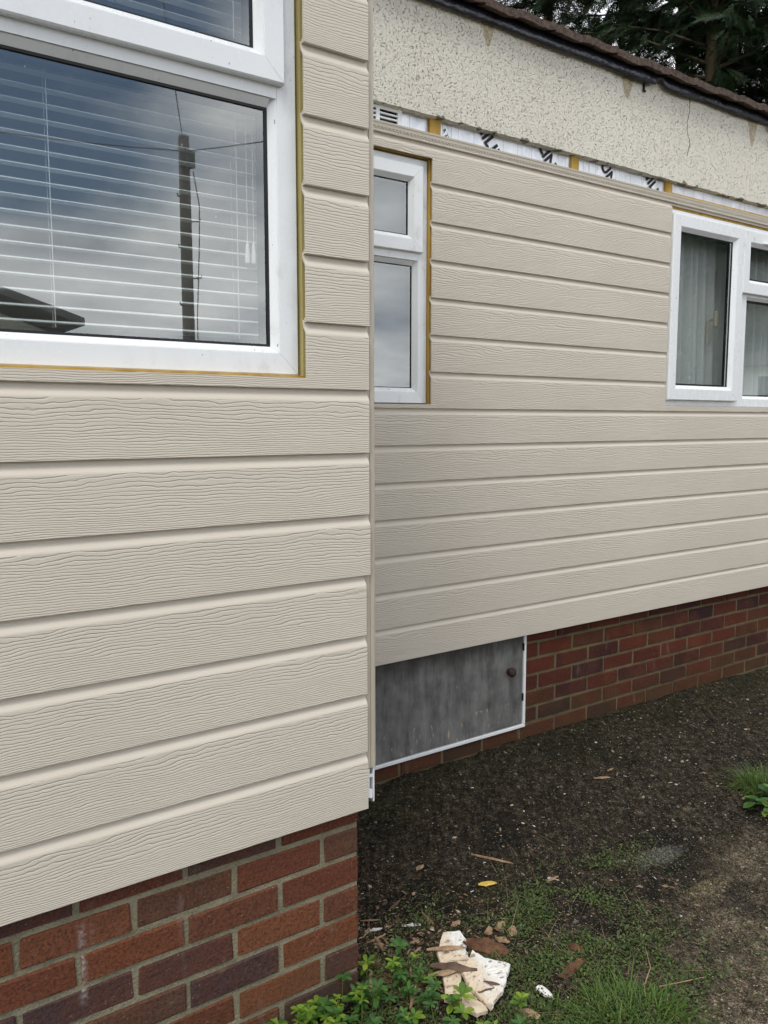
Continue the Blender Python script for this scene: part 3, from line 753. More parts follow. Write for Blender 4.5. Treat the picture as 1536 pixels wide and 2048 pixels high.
# boards of the range: z lips
SWX, SWZ0, SWZ1 = 1.0862, 1.5905, 2.5190      # sawn opening of the narrow window
RWX, RWZ0, RWZ1 = 2.5565, 1.6020, 2.5595      # sawn opening of the wide window
ZR = 0.5800
CT = 2.600
for k in range(15):
    zl = 0.57785+k*P if k else 0.5800
    top = min(0.1475, CT-zl)
    if top < 0.004: continue
    full = (RX0, RX1)
    if zl+P < SWZ0: segs = [(RX0, RX1, 0.0, top)]
    elif zl < SWZ0:
        c1, c2 = SWZ0-zl, RWZ0-zl
        segs = [(SWX, RWX, 0.0, top), (RX0, .455, 0.0, top), (.455, SWX, 0.0, c1), (4.405, RX1, 0.0, top)]
        if c2 < 0.1475: segs.append((RWX, 4.405, 0.0, c2))
    elif zl < RWZ0-0.001: segs = [(SWX, RWX, 0.0, top), (RWX, 4.405, 0.0, min(top, RWZ0-zl)), (RX0, .455, 0.0, top), (4.405, RX1, 0.0, top)]
    elif zl+P <= 2.45: segs = [(SWX+random.uniform(-.001, .001), RWX-random.uniform(.0, .0015), 0.0, top), (RX0, .455, 0.0, top), (4.405, RX1, 0.0, top)]
    else:
        z1, z2 = max(0.0, SWZ1-zl), max(0.0, RWZ1-zl)
        segs = [(SWX, RWX, 0.0, top), (RX0, .455, 0.0, top), (4.405, RX1, 0.0, top)]
        if z1 < top: segs.append((.455, SWX, z1, top))
        if z2 < top: segs.append((RWX, 4.405, z2, top))
    segs.sort(); runs = [[segs[0]]]
    for sg in segs[1:]:
        pv = runs[-1][-1]
        touch = abs(sg[0]-pv[1]) < 1e-3 and min(sg[3], pv[3]) > max(sg[2], pv[2])+1e-4
        if touch: runs[-1].append(sg)
        else: runs.append([sg])
    for rn in runs: board(rng_h, rn, zl, FR, mat=M['clad_far'])
# starter strip with punched edge along the top of the boards
g = Geo(); g.box(RX0, RX1, FR-.0025, FR+.016, 2.5885, 2.6065); g.box(RX0, RX1, FR-.0040, FR-.0026, 2.6010, 2.6080)
x = 0.82
while x < 3.9:
    g.box(x, x+.009, FR-.0022, FR+.004, 2.5825, 2.5885); x += 0.0165
g.make('top_trim', M['trim'], rng_h)
# wall behind
g = Geo()
g.box(RX0, RX1, YR+.012, YR+.10, 0.701, 1.585); g.box(RX0, 0.42, YR+.012, YR+.10, 1.585, 3.10); g.box(1.10, 2.575, YR+.012, YR+.10, 1.585, 3.10)
g.box(4.42, RX1, YR+.012, YR+.10, 1.585, 3.10); g.box(0.42, 1.10, YR+.012, YR+.10, 2.530, 3.10); g.box(2.575, 4.42, YR+.012, YR+.10, 2.560, 3.10)
g.make('wall_frame', M['sheathing'], rng_h)
# battens seen in the gap and round the openings
for x0, x1 in ((1.0885, 1.142), (1.872, 1.918), (2.5300, 2.578), (3.93, 3.98)):
    g = Geo(); g.bbox(x0, x1, 0.9915, YR+.011, 2.535 if x0 < 1.2 else 2.3, 2.90, .0015); g.make('batten', M['batten'], rng_h)
g = Geo(); g.bbox(1.0872, 1.130, 0.9912, YR+.0115, 1.56, 2.534, .001); g.make('batten', M['batten'], rng_h)
g = Geo(); g.bbox(0.45, 1.0868, 0.9915, YR+.0115, 2.5200, 2.565, .001); g.make('batten', M['batten'], rng_h)
g = Geo(); g.bbox(2.5600, 4.6, 0.9910, YR+.0115, 2.5480, 2.5590, .001); g.bbox(2.5800, 3.925, 0.9895, YR+.0115, 2.5592, 2.6240, .001); g.make('batten', M['batten'], rng_h)
# foil-faced insulation between battens with its printed lettering
FX = [(0.955, 1.086), (1.1445, 1.2035), (1.205, 1.8695), (1.9205, 2.5275), (2.5805, 3.20), (3.202, 3.928)]
letters = {2: [('UNILIN', 1.385, 2.665), ('UNILIN', 1.690, 2.700)], 3: [('UNILIN', 2.165, 2.585), ('UNILIN', 2.425, 2.655)]}
DG_ = bpy.context.evaluated_depsgraph_get
def lettering(text, size, loc, deg, parent, off=0.0022):
    cu = bpy.data.curves.new('lettering', 'FONT'); cu.body = text; cu.size = size; cu.align_x = 'CENTER'; cu.align_y = 'CENTER'; cu.extrude = 0.0004; cu.offset = off
    t_ = bpy.data.objects.new('lettering_tmp', cu); COL.objects.link(t_)
    me = bpy.data.meshes.new_from_object(t_.evaluated_get(DG_())); bpy.data.objects.remove(t_); bpy.data.curves.remove(cu)
    me.materials.clear(); o = link('lettering', me, M['ink'], parent, loc)
    o.rotation_euler = (Matrix.Rotation(math.radians(deg), 3, 'Y') @ Matrix.Rotation(math.radians(90), 3, 'X')).to_euler()
    return o
def panel(x0, x1, z0, z1, y, yb, seed):
    nx, nz = max(3, int((x1-x0)/.02)), 8
    xs = np.linspace(x0, x1, nx); zs = np.linspace(z0, z1, nz)
    X, Z = np.meshgrid(xs, zs, indexing='ij')
    Y = y+0.0035*(vnoise(X*26+seed*7, Z*17+3, seed+20)-.5)
    V = np.stack([X.ravel(), Y.ravel(), Z.ravel()], 1).tolist(); I = np.arange(nx*nz).reshape(nx, nz)
    F = [tuple(q) for q in np.stack([I[:-1, :-1].ravel(), I[1:, :-1].ravel(), I[1:, 1:].ravel(), I[:-1, 1:].ravel()], 1)]
    b = len(V); V += [(x0, yb, z0), (x1, yb, z0), (x1, yb, z1), (x0, yb, z1)]
    F += [(b, b+3, b+2, b+1), tuple(I[:, 0])[::-1]+(b, b+1), tuple(I[:, -1])+(b+2, b+3), tuple(I[0, :])+(b+3, b), tuple(I[-1, :])[::-1]+(b+1, b+2)]
    return V, F
for i, (x0, x1) in enumerate(FX):
    g = Geo(); V, F = panel(x0, x1, 2.56 if i < 4 else 2.6245, 2.92, 1.0045 if i < 4 else 1.000, YR+.0105, i); g.add(V, F)
    ib = g.make('insulation_board', M['foil'], rng_h, smooth=False)
    for tx, cx, cz in letters.get(i, []):
        lettering(tx, 0.078, (cx, 1.0018, cz), 52, ib)
    if i == 1: lettering('R 32', .022, (1.176, 1.0018, 2.632), 55, ib, 0.0)
# louvre vent
g = Geo()
for a, b in ((0.74, 0.838), (0.8550, 0.9350)):
    for j in range(4): g.bbox(a-.001, b+.001, 0.9905, 0.9985, 2.612+j*.0155, 2.6185+j*.0155, .001)
g.box(0.72, 0.7395, .9900, .9990, 2.55, 2.672); g.box(0.8385, 0.8545, .9900, .9990, 2.55, 2.672); g.box(0.9355, 0.9545, .9900, .9990, 2.55, 2.672)
g.box(0.7396, 0.9354, .9910, .9988, 2.6600, 2.6715); g.box(0.7396, 0.9354, .9910, .9988, 2.55, 2.6110)
vent = g.make('wall_vent', M['upvc'], rng_h)
g = Geo(); g.box(0.72, 0.954, 1.0100, 1.0115, 2.55, 2.68); g.make('vent_back', M['gasket'], vent)

# roughcast panel with ragged underside
def render_panel():
    nx = 240; V = []; F = []
    xs = np.linspace(RX0, RX1, nx)
    for i, x in enumerate(xs):
        j = 0.004*(vnoise(np.array([x*31]), np.array([1.5]), 5)[0]-.5)+0.003*(vnoise(np.array([x*90]), np.array([2.5]), 6)[0]-.5)
        zb = 2.6715-0.004*max(0, min(1, (x-2.2)/.4))+j
        j2 = 0.004*(vnoise(np.array([x*40]), np.array([7.5]), 8)[0]-.5)
        V += [(x, .9690+j2*.3, zb+.002), (x, .9690, 3.12), (x, YR+.0105, 3.12), (x, YR+.0105, 2.6760+j2), (x, .990, zb-.001+j2)]
    for i in range(nx-1):
        a = i*5; b = a+5
        for k in range(5): F.append((a+k, b+k, b+(k+1) % 5, a+(k+1) % 5))
    F += [(0, 1, 2, 3, 4), tuple((nx-1)*5+k for k in (4, 3, 2, 1, 0))]
    g = Geo(); g.add(V, F); return g.make('render_panel', M['render'], rng_h)
render_panel()
# felt hanging below the tiles: billowy black sheet with torn lower edge
def felt():
    nx, nz = 330, 9; V = []; F = []
    xs = np.linspace(RX0, RX1, nx)
    for x in xs:
        w = vnoise(np.array([x*5.1]), np.array([.5]), 11)[0]; w2 = vnoise(np.array([x*17]), np.array([3.5]), 12)[0]
        tear = 0.0
        if 2.36 < x < 2.43: tear = 0.028*math.sin((x-2.36)/.07*math.pi)
        for k in range(nz):
            t = k/(nz-1)
            z = 3.118-t*(0.058+0.012*(w-.5)*2+.006*(w2-.5)-tear)
            y = .962-0.020*math.sin(t*2.2)*(0.55+.9*w)-.006*(w2-.5)*math.sin(t*3.1)-(1-t)*.008
            V.append((x, y, z))
    for i in range(nx-1):
        for k in range(nz-1):
            a = i*nz+k; F.append((a, a+1, a+nz+1, a+nz))
    m0 = len(V); V += [(x, y+.0015, z) for x, y, z in V]
    F += [tuple(m0+i for i in f[::-1]) for f in F[:]]
    for i in range(nx-1): a = i*nz+nz-1; F.append((a, m0+a, m0+a+nz, a+nz))
    g = Geo(); g.add(V, F); return g.make('eaves_felt', M['felt'], rng_h, smooth=True, recalc=False)
felt()
g = Geo(); g.tube([(3.30, .938, 3.058), (3.42, .937, 3.055), (3.75, .938, 3.056)], [.010, .013, .013], 10); g.make('pipe_stub', M['upvc_dirty'], rng_h)
g = Geo(); g.bbox(2.300, 2.304, .956, .968, 3.022, 3.06, .001); g.bbox(2.3045, 2.314, .957, .966, 3.020, 3.027, .001); g.make('gutter_bracket', M['black'], rng_h)
g = Geo(); g.bbox(3.325, 3.337, .955, .968, 2.990, 3.010, .002); g.make('wall_plug', M['upvc_dirty'], rng_h)
# roof: tiles of the first course one by one, then the rest of the slope
def tile_mesh(seed):
    r = random.Random(seed); n = 13; W = 0.192; V = []; F = []; nl = 5
    for j in range(nl):
        t = j/(nl-1); yy = t*.34
        for i in range(n):
            s = i/(n-1); x = (s-.5)*W
            prof = 0.0030*math.cos((s-.12)*2*math.pi)+(.004 if s > .88 else 0)
            jit = r.uniform(-.0012, .0012)
            V.append((x, yy+r.uniform(-.0015, .0015)*(j == 0), prof+yy*.30+jit+.030))
    m0 = len(V)
    V += [(x, y+(.002 if k < n else 0), z-.028+r.uniform(-.0018, .0018)) for k, (x, y, z) in enumerate(V)]
    for j in range(nl-1):
        for i in range(n-1):
            a = j*n+i; F.append((a, a+1, a+n+1, a+n)); F.append((m0+a, m0+a+n, m0+a+n+1, m0+a+1))
    for i in range(n-1): F.append((i, m0+i, m0+i+1, i+1))
    for j in range(nl-1):
        a = j*n; F.append((a, a+n, m0+a+n, m0+a)); a = j*n+n-1; F.append((a, m0+a, m0+a+n, a+n))
    me = mesh('roof_tile', V, F, (0, 0, 0)); me.materials.append(M['tile']); return me
TM = [tile_mesh(s) for s in range(5)]
roof_g = Geo()
roof_g.add([(RX0-.1, .99, 3.118), (RX1, .99, 3.118), (RX1, 5.2, 4.30), (RX0-.1, 5.2, 4.30), (RX0-.1, .99, 3.104), (RX1, .99, 3.104), (RX1, 5.2, 4.28), (RX0-.1, 5.2, 4.28)], [(0, 1, 2, 3), (7, 6, 5, 4), (0, 4, 5, 1), (2, 6, 7, 3), (0, 3, 7, 4), (1, 5, 6, 2)])
roof = roof_g.make('roof', M['grey_roof'], rng_h)
x = RX0+.1; i = 0
while x < RX1-.1:
    o = link('roof_tile', TM[i % 5], None, roof, (x, 0.893+random.uniform(-.003, .003), 3.090+random.uniform(-.003, .003))); x += 0.190; i += 1
for row in range(1, 4):
    x = RX0+.1
    while x < RX1-.1:
        o = link('roof_tile', TM[(i*3+row) % 5], None, roof, (x, 0.893+row*.27, 3.090+row*.27*.30+.012)); x += 0.190; i += 1
# interior lining
g = Geo(); g.box(RX0, RX1, 3.5, 3.54, .5, 3.0); g.box(RX0, RX1, YR+.105, 3.5, 2.98, 3.02); g.box(RX0, RX1, YR+.105, 3.5, .58, .62); g.box(RX0-.02, RX0, YR+.105, 3.5, .6, 3.0); g.box(RX1-.02, RX1, YR, 3.5, -.1, 3.1); g.box(2.30, 2.34, YR+.105, 3.5, .62, 2.98)
g.make('interior_wall', M['interior'], rng_h)

# narrow window
g = Geo(); g.ring(0.46, 1.0838, 1.5935, 2.5145, fr_prof(1.0, 1.055, 0.0435, 0.0165, 1.0185)); g.box(.504, 1.0400, 1.0003, 1.055, 2.1385, 2.188)
nwin = g.make('window', M['upvc_dirty'], rng_h)
g = Geo(); bead_bar(g, .52, 1.0238, 2.1372, 2.1205, 1.0028, 1.0185, 1.054); g.make('glazing_bead', M['upvc'], nwin)
g = Geo(); g.ring(0.488, 1.0535, 2.1665, 2.4865, fr_prof(0.984, 1.010, 0.0445, 0.0170, 1.0015)); g.make('sash', M['upvc_dirty'], nwin)
g = Geo(); g.ring(.5200, 1.0237, 1.6536, 2.1204, [(0, 1.0190), (.0030, 1.0195), (.0030, 1.0235), (0.010, 1.0245), (0.010, 1.044), (0, 1.044)]); g.make('gasket', M['gasket'], nwin)
g = Geo(); g.ring(.5500, 0.9918, 2.2282, 2.4248, [(0, 1.0020), (.0030, 1.0025), (.0030, 1.0075), (0.010, 1.0085), (0.010, 1.028), (0, 1.028)]); g.make('gasket', M['gasket'], nwin)
pane(.522, 1.0215, 1.6555, 2.1185, 1.0225, nwin); pane(.552, .9900, 2.230, 2.423, 1.0060, nwin)
g = Geo(); g.box(.51, 1.030, 1.048, 1.050, 1.645, 2.128); g.box(.545, .996, 1.031, 1.0325, 2.225, 2.428); g.make('frosted_film', M['frosted'], nwin)

# wide right-hand window: tall casement, top light, lower fixed light
RW1 = 4.40
g = Geo(); g.ring(2.5585, RW1, 1.6005, 2.5465, fr_prof(0.985, 1.050, 0.0430, 0.0165, 1.0040)); g.box(3.150, 3.236, .9853, 1.050, 1.6440, 2.503); g.box(3.2365, RW1-.044, .9856, 1.050, 2.1840, 2.222)
rwin = g.make('window', M['upvc'], rng_h)
g = Geo(); g.ring(2.5640, 3.1600, 1.6300, 2.5225, fr_prof(0.9630, 0.9845, 0.0545, 0.0190, 0.9835)); g.make('sash', M['upvc'], rwin)
g = Geo(); g.ring(3.1625, RW1-.03, 2.1980, 2.5190, fr_prof(0.9630, 0.9845, 0.0545, 0.0190, 0.9835)); g.make('sash', M['upvc_dirty'], rwin)
g = Geo(); bead_bar(g, 3.2368, RW1-.06, 2.1838, 2.1715, .9880, 1.0040, 1.049); g.make('glazing_bead', M['upvc'], rwin)
for (a, b, c, d, y) in ((2.6380, 3.0860, 1.7040, 2.4485, .984), (3.2365, RW1-.104, 2.2720, 2.4450, .984), (3.2366, RW1-.06, 1.6602, 2.1713, 1.0045)):
    g = Geo(); g.ring(a, b, c, d, [(0, y), (.0030, y+.0005), (.0030, y+.0050), (0.009, y+.0060), (0.009, y+.026), (0, y+.026)]); g.make('gasket', M['gasket'], rwin)
    pane(a+.002, b-.002, c+.002, d-.002, y+.0040, rwin)
g = Geo(); g.tube([(3.040, 1.045, 2.060), (3.030, 1.075, 2.050), (3.028, 1.078, 1.94)], [.010, .009, .007], 8); g.bbox(3.030, 3.052, 1.030, 1.046, 2.02, 2.10, .003); g.make('window_handle', M['trim'], rwin)
g = Geo(); g.bbox(3.330, 3.42, .950, .9625, 2.462, 2.472, .002); g.make('vent_lug', M['upvc_dirty'], rwin)
# net curtains
def curtain(x0, x1, y, label, seed):
    n = int((x1-x0)/.006); V = []; F = []; r = random.Random(seed)
    ph = r.random()*6
    for i in range(n+1):
        x = x0+(x1-x0)*i/n
        w = .026*math.sin(x*84+ph+1.5*math.sin(x*19))+.008*math.sin(x*161+ph*2)
        for k, z in enumerate((1.20, 1.9, 2.56)):
            V.append((x+.012*(1-k)*math.sin(x*9), y+w*(1.15-.25*k), z))
    for i in range(n):
        for k in range(2): a = i*3+k; F.append((a, a+1, a+4, a+3))
    org = (x0, y, 1.2)
    o = link('net_curtain', mesh('net_curtain', V, F, org, True), M['curtain'], None, org)
    return tag(o, label, 'curtain')
curtain(2.52, 3.30, 1.115, 'sheer pleated net curtain hanging behind the tall casement pane', 1)
curtain(3.36, 4.50, 1.125, 'sheer net curtain behind the small top light and lower fixed pane', 2)

# ------------------------------------------------------------------ things behind the viewer that the panes mirror
nb = empty('neighbour_bungalow', (12.7, -2.6, 0.07), 'cream bungalow with louvred shutters mirrored in the right-hand window panes', 'house')
g = Geo(); g.box(12.72, 20, -4.86, -0.3, 0, 2.50); g.make('wall', M['cream'], nb)
g = Geo(); g.add([(12.4, -5.15, 2.46), (20.4, -5.15, 2.46), (20.4, 0.0, 2.46), (12.4, 0.0, 2.46), (12.4, -2.6, 3.25), (20.4, -2.6, 3.25)], [(0, 1, 5, 4), (2, 3, 4, 5), (0, 4, 3), (1, 2, 5), (0, 3, 2, 1)]); g.make('roof', M['grey_roof'], nb)
for wy in (-4.58, -2.4):
    g = Geo(); g.box(12.66, 12.719, wy, wy+.75, 1.15, 2.36); w_ = g.make('window', M['upvc'], nb)
    g = Geo(); g.box(12.652, 12.6595, wy+.06, wy+.69, 1.86, 2.29); g.box(12.652, 12.6595, wy+.06, wy+.69, 1.22, 1.79); g.make('glass_pane', M['gasket'], w_)
    for sy in (wy-.20, wy+.79):
        g = Geo()
        for j in range(14): g.box(12.675, 12.70, sy+.03, sy+.15, 1.20+j*.082, 1.255+j*.082)
        g.box(12.68, 12.719, sy, sy+.18, 1.15, 2.36); g.make('shutter', M['upvc'], nb)
nl = empty('neighbour_house', (-2.5, -12, 0.07), 'grey roofed house whose gable verge is mirrored low in the wide near window', 'house')
g = Geo(); g.box(-7, 2.0, -17, -10.3, 0, 2.72); g.make('wall', M['cream'], nl)
g = Geo()
g.add([(2.30, -10.0, 2.80), (-2.5, -10.0, 4.30), (-7.3, -10.0, 2.80), (-7.3, -10.0, 2.90), (-2.5, -10.0, 4.40), (2.30, -10.0, 2.90), (2.30, -17.2, 2.80), (-2.5, -17.2, 4.30), (-7.3, -17.2, 2.80), (-7.3, -17.2, 2.90), (-2.5, -17.2, 4.40), (2.30, -17.2, 2.90)],
      [(0, 1, 4, 5), (1, 2, 3, 4), (6, 11, 10, 7), (7, 10, 9, 8), (5, 4, 10, 11), (4, 3, 9, 10), (0, 6, 7, 1), (1, 7, 8, 2), (0, 5, 11, 6), (2, 8, 9, 3)])
g.make('roof', M['soffit'], nl)
g = Geo(); g.add([(1.9, -10.31, 2.72), (-2.5, -10.31, 4.2), (-6.9, -10.31, 2.72), (1.9, -10.6, 2.72), (-2.5, -10.6, 4.2), (-6.9, -10.6, 2.72)], [(0, 1, 2), (5, 4, 3), (0, 3, 4, 1), (1, 4, 5, 2), (0, 2, 5, 3)]); g.make('gable', M['cream'], nl)

pl = empty('telegraph_pole', (5.05, -13.18, 0.08), 'dark wooden telegraph pole mirrored in the wide near window', 'telegraph pole')
g = Geo(); g.tube([(5.05, -13.18, 0.0), (5.05, -13.18, 6.62)], [.125, .095], 14); g.make('pole', M['pole'], pl)
g = Geo(); g.tube([(5.05, -13.02, 6.05), (5.05, -13.02, 6.30)], .13, 12); g.make('junction_box', M['black'], pl)
for k, zz in enumerate((3.6, 4.1, 4.6, 5.1, 5.5)):
    sd = 1 if k % 2 else -1
    g = Geo(); g.tube([(5.05, -13.12, zz), (5.05+sd*.20, -13.02, zz+.02), (5.05+sd*.21, -13.02, zz+.07)], .014, 6); g.make('step_iron', M['black'], pl)
for k in range(4):
    a = k*1.57+.5
    g = Geo(); g.tube([(5.05+.1*math.cos(a), -13.18+.1*math.sin(a), 6.36), (5.05+.26*math.cos(a), -13.18+.26*math.sin(a), 6.40)], .02, 6); g.make('insulator', M['slat'], pl)
g = Geo(); g.tube([(5.16, -13.05, 6.0), (5.24, -13.0, 5.4), (5.22, -13.0, 4.7), (5.17, -13.05, 3.4), (5.17, -13.05, .1)], .009, 6); g.make('down_cable', M['black'], pl)
def wire(name, a, b, sag, label, r=.006, mat='wire'):
    a, b = Vector(a), Vector(b); pts = []
    for i in range(17):
        t = i/16; p_ = a.lerp(b, t); p_.z -= sag*4*t*(1-t); pts.append(p_)
    g = Geo(); g.tube(pts, r, 5); return tag(g.make(name, M[mat], None), label, 'wire')
T = (5.05, -13.15, 6.36)
wire('overhead_wire', T, (-12, -7.5, 5.2), .6, 'thin phone wire mirrored running level left from the pole', .010)
wire('overhead_wire', T, (0.2, -2.3, 6.1), .05, 'thin phone wire mirrored rising steeply left from the pole', .008)
wire('overhead_wire', T, (8.0, 2.5, 4.9), .3, 'thin phone wire mirrored falling right from the pole', .010)
wire('overhead_wire', (4.2, 4.5, 4.60), (9.5, 2.2, 4.62), .02, 'pale thin wire strung above the brown roof before the trees', .0045, 'wire_pale')

# ------------------------------------------------------------------ conifers beyond the roof
def spray_template(seed):
    """flat drooping frond: an axis with short feathered side twigs"""
    r = random.Random(seed); T_ = []
    for i in range(13):
        t = .06+.94*i/12; L = (.30*math.sin(min(1, t*1.15)*math.pi*.78)+.05)*r.uniform(.75, 1.2)
        for sd in (-1, 1):
            a = math.radians(r.uniform(38, 58))*sd
            bx, by = t, 0.0; ex, ey = t+math.cos(a)*L, math.sin(a)*L
            w = .026
            nx_, ny_ = -math.sin(a)*w, math.cos(a)*w
            zb, ze = -.18*t*t, -.18*t*t-.22*L+r.uniform(-.05, .05)
            T_.append([(bx-nx_, by-ny_, zb), (bx+nx_, by+ny_, zb), (ex, ey, ze)])
            mx, my = (bx+ex)/2, (by+ey)/2
            T_.append([(mx-nx_*.8, my-ny_*.8, (zb+ze)/2), (mx+nx_*.8, my+ny_*.8, (zb+ze)/2), (mx+math.cos(a*.2)*L*.55, my+math.sin(a*.2)*L*.55, ze-.02)])
    return np.array(T_)          # (n,3,3)
SPR = [spray_template(s) for s in range(4)]
def conifer(x, y, h, rad, label, seed, z0=2.2, dens=1.0):
    r = np.random.default_rng(seed)
    root = empty('conifer_tree', (x, y, 0.07), label, 'tree', 'conifers beyond the roof')
    g = Geo(); lean = r.uniform(-.15, .15, 2)
    pts = [(x+lean[0]*t, y+lean[1]*t, h*t*.97) for t in np.linspace(0, 1, 9)]
    g.tube(pts, [.17*(1-t*.93) for t in np.linspace(0, 1, 9)], 9); g.make('trunk', M['bark'], root)
    lb = Geo(); tris = []
    nb_ = int(96*dens)
    for b in range(nb_):
        t = (b+r.random())/nb_; zb = z0+(h-z0)*t
        L = rad*(1-t)**.75*r.uniform(.55, 1.15)+.25; az = r.random()*2*math.pi
        d = np.array([math.cos(az), math.sin(az), 0]); upl = r.uniform(.05, .45)
        n_ = max(6, int(L*30*dens))
        P0 = np.array([x+lean[0]*zb/h, y+lean[1]*zb/h, zb])
        tip = P0+d*L+np.array([0, 0, L*upl*.5])
        lb.tube([P0, (P0+tip)/2+np.array([0, 0, .05*L]), tip], [.028*(1-t)+.008, .015, .004], 5, False)
        for s in range(n_):
            u = r.random()**.8
            p_ = P0+(tip-P0)*u+np.array([0, 0, .2*L*u*(1-u)])+r.normal(0, .07, 3)*(1, 1, .8)
            a2 = az+r.normal(0, .75); sz = r.uniform(.22, .50)*(1.0-.25*u)
            pit = r.normal(-.25, .4); rol = r.normal(0, .6)
            R_ = np.array(Matrix.Rotation(a2, 3, 'Z') @ Matrix.Rotation(-pit, 3, 'Y') @ Matrix.Rotation(rol, 3, 'X'))
            tris.append((SPR[r.integers(4)]*sz) @ R_.T+p_)
    lb.make('limbs', M['bark'], root, recalc=False)
    V = np.concatenate(tris).reshape(-1, 3); V[:, 2] = np.maximum(V[:, 2], .3)
    F = np.arange(len(V)).reshape(-1, 3)
    org = (x, y, z0); me = mesh('crown', V, F, org)
    link('crown', me, M['conifer'], root, org)
    return root
conifer(7.6, 9.6, 13.0, 2.5, 'dense dark conifer leftmost over the roof with sky gaps', 3)
conifer(9.1, 8.3, 13.5, 2.6, 'dark conifer behind the middle of the tiled eaves', 4)
conifer(10.9, 6.5, 13.0, 2.3, 'conifer with pale bare trunk showing above the overhead wire', 5, z0=6.5, dens=1.0)
conifer(12.4, 8.2, 15.0, 3.0, 'deep shadowed conifer filling the gap behind the bare trunk', 6, dens=1.2)
conifer(12.1, 5.0, 12.5, 2.3, 'lighter green conifer at the right end of the eaves', 7)
conifer(10.2, 11.5, 15.0, 3.0, 'tall conifer standing farthest back beyond the roof', 8, dens=1.1)
conifer(14.6, 6.6, 14.5, 2.9, 'big conifer farthest right behind the lighter green one', 9, dens=1.1)
conifer(7.0, 13.5, 15.5, 3.0, 'tall conifer behind the leftmost one, seen through its gaps', 10, dens=1.0)

conifer(8.6, 12.8, 15.5, 3.0, 'tall dark conifer in the second row behind the middle of the eaves', 21, dens=1.2)
conifer(13.2, 10.2, 16.0, 3.2, 'tall dark conifer in the second row behind the bare trunk', 22, dens=1.2)
conifer(6.2, 11.3, 14.5, 2.8, 'dark conifer leftmost in the second row, low over the roof', 23, dens=1.1)
for i_, (x_, y_, h_, r_, l_) in enumerate(((15.2, -6.9, 7.5, 2.3, 'dense conifer added out of view to darken the reflection in the tall casement pane'), (15.8, -8.9, 8.0, 2.5, 'dense conifer added to darken the reflection at the left of the tall casement pane'), (17.2, -7.6, 9.0, 2.8, 'dense conifer added behind the two that darken the casement reflection'), (24.5, -9.6, 10.0, 3.2, 'far conifer added to darken the reflection above the cream bungalow roof'), (22.5, -5.0, 9.5, 3.2, 'far conifer added to darken the reflection above the bungalow at the right edge'))):  # unseen trees added so the right-hand panes mirror dark instead of bright sky
    conifer(x_, y_, h_, r_, l_, 50+i_, z0=.35, dens=1.25)['group'] = 'conifers added behind the viewer for dark reflections'

# ------------------------------------------------------------------ ground clutter
# grit: one mass
def grit():
    ico = bmesh.new(); bmesh.ops.create_icosphere(ico, subdivisions=1, radius=1)
    iv = np.array([v.co[:] for v in ico.verts]); ifc = np.array([[v.index for v in f.verts] for f in ico.faces]); ico.free()
    r = np.random.default_rng(21); N = 26000
    X = r.uniform(0.0, 4.3, N); Y = r.uniform(-.95, .985, N)
    far = (X-.95*0)+0
    soil = .5+.5*np.tanh((.22*X-Y-.30)*4)
    keep = (r.random(N) < (.35+.65*soil)) & ~((X < .12) & (Y > 0.0))
    X, Y = X[keep], Y[keep]; N = len(X)
    sz = (r.pareto(2.6, N)+1)*.0017; sz = np.minimum(sz, .0080)
    V = iv[None]*sz[:, None, None]*r.uniform(.6, 1.3, (N, 1, 3))*np.array([1, 1, .62])
    V = V*(1+r.normal(0, .12, (N, len(iv), 1)))
    V = V+np.stack([X, Y, gz(X, Y)+sz*.12], 1)[:, None]
    F = (ifc[None]+(np.arange(N)*len(iv))[:, None, None]).reshape(-1, 3)
    o = link('gravel', mesh('gravel', V, F), M['stone']); tag(o, 'loose grit and small stones over the dark concrete and soil', 'gravel', kind='stuff')
grit()

# ground cover, straw, grass blades
def leaf_tris(pos, size, r, up_=.6):
    """tiny oval leaves as two-triangle kites with a fold"""
    N = len(pos); az = r.uniform(0, 2*np.pi, N); tl = r.normal(.35, .4, N)
    d = np.stack([np.cos(az)*np.cos(tl), np.sin(az)*np.cos(tl), np.sin(tl)], 1); s_ = np.stack([-np.sin(az), np.cos(az), r.normal(0, .25, N)], 1)
    a = pos; m = pos+d*size[:, None]*.55; e = pos+d*size[:, None]
    l_ = m+s_*size[:, None]*.30+np.array([0, 0, 1])*size[:, None]*.08; r_ = m-s_*size[:, None]*.30+np.array([0, 0, 1])*size[:, None]*.08
    V = np.stack([a, l_, e, r_], 1).reshape(-1, 3); b = np.arange(N)*4
    F = np.concatenate([np.stack([b, b+3, b+2], 1), np.stack([b, b+2, b+1], 1)])
    return V, F
def green_density(X, Y):
    """where weeds creep over the ground"""
    d1 = np.exp(-(((X-.60)/.34)**2+((Y+.08)/.26)**2)**1.4); d2 = np.exp(-(((X-.22)/.30)**2+((Y+.16)/.20)**2)**1.4)
    d3 = .8*np.exp(-(((X-.98)/.24)**2+((Y-.03)/.09)**2)); d4 = np.exp(-(((X-.05)/.5)**2+((Y+.02)/.12)**2))*.7
    d5 = .9*np.exp(-(((X-.55)/.35)**2+((Y+.42)/.2)**2))
    n = vnoise(X*11+3, Y*11+8, 31)
    return np.clip(d1+d2+d3+d4+d5, 0, 1)*np.clip((n-.33)*2.6, 0.03, 1)
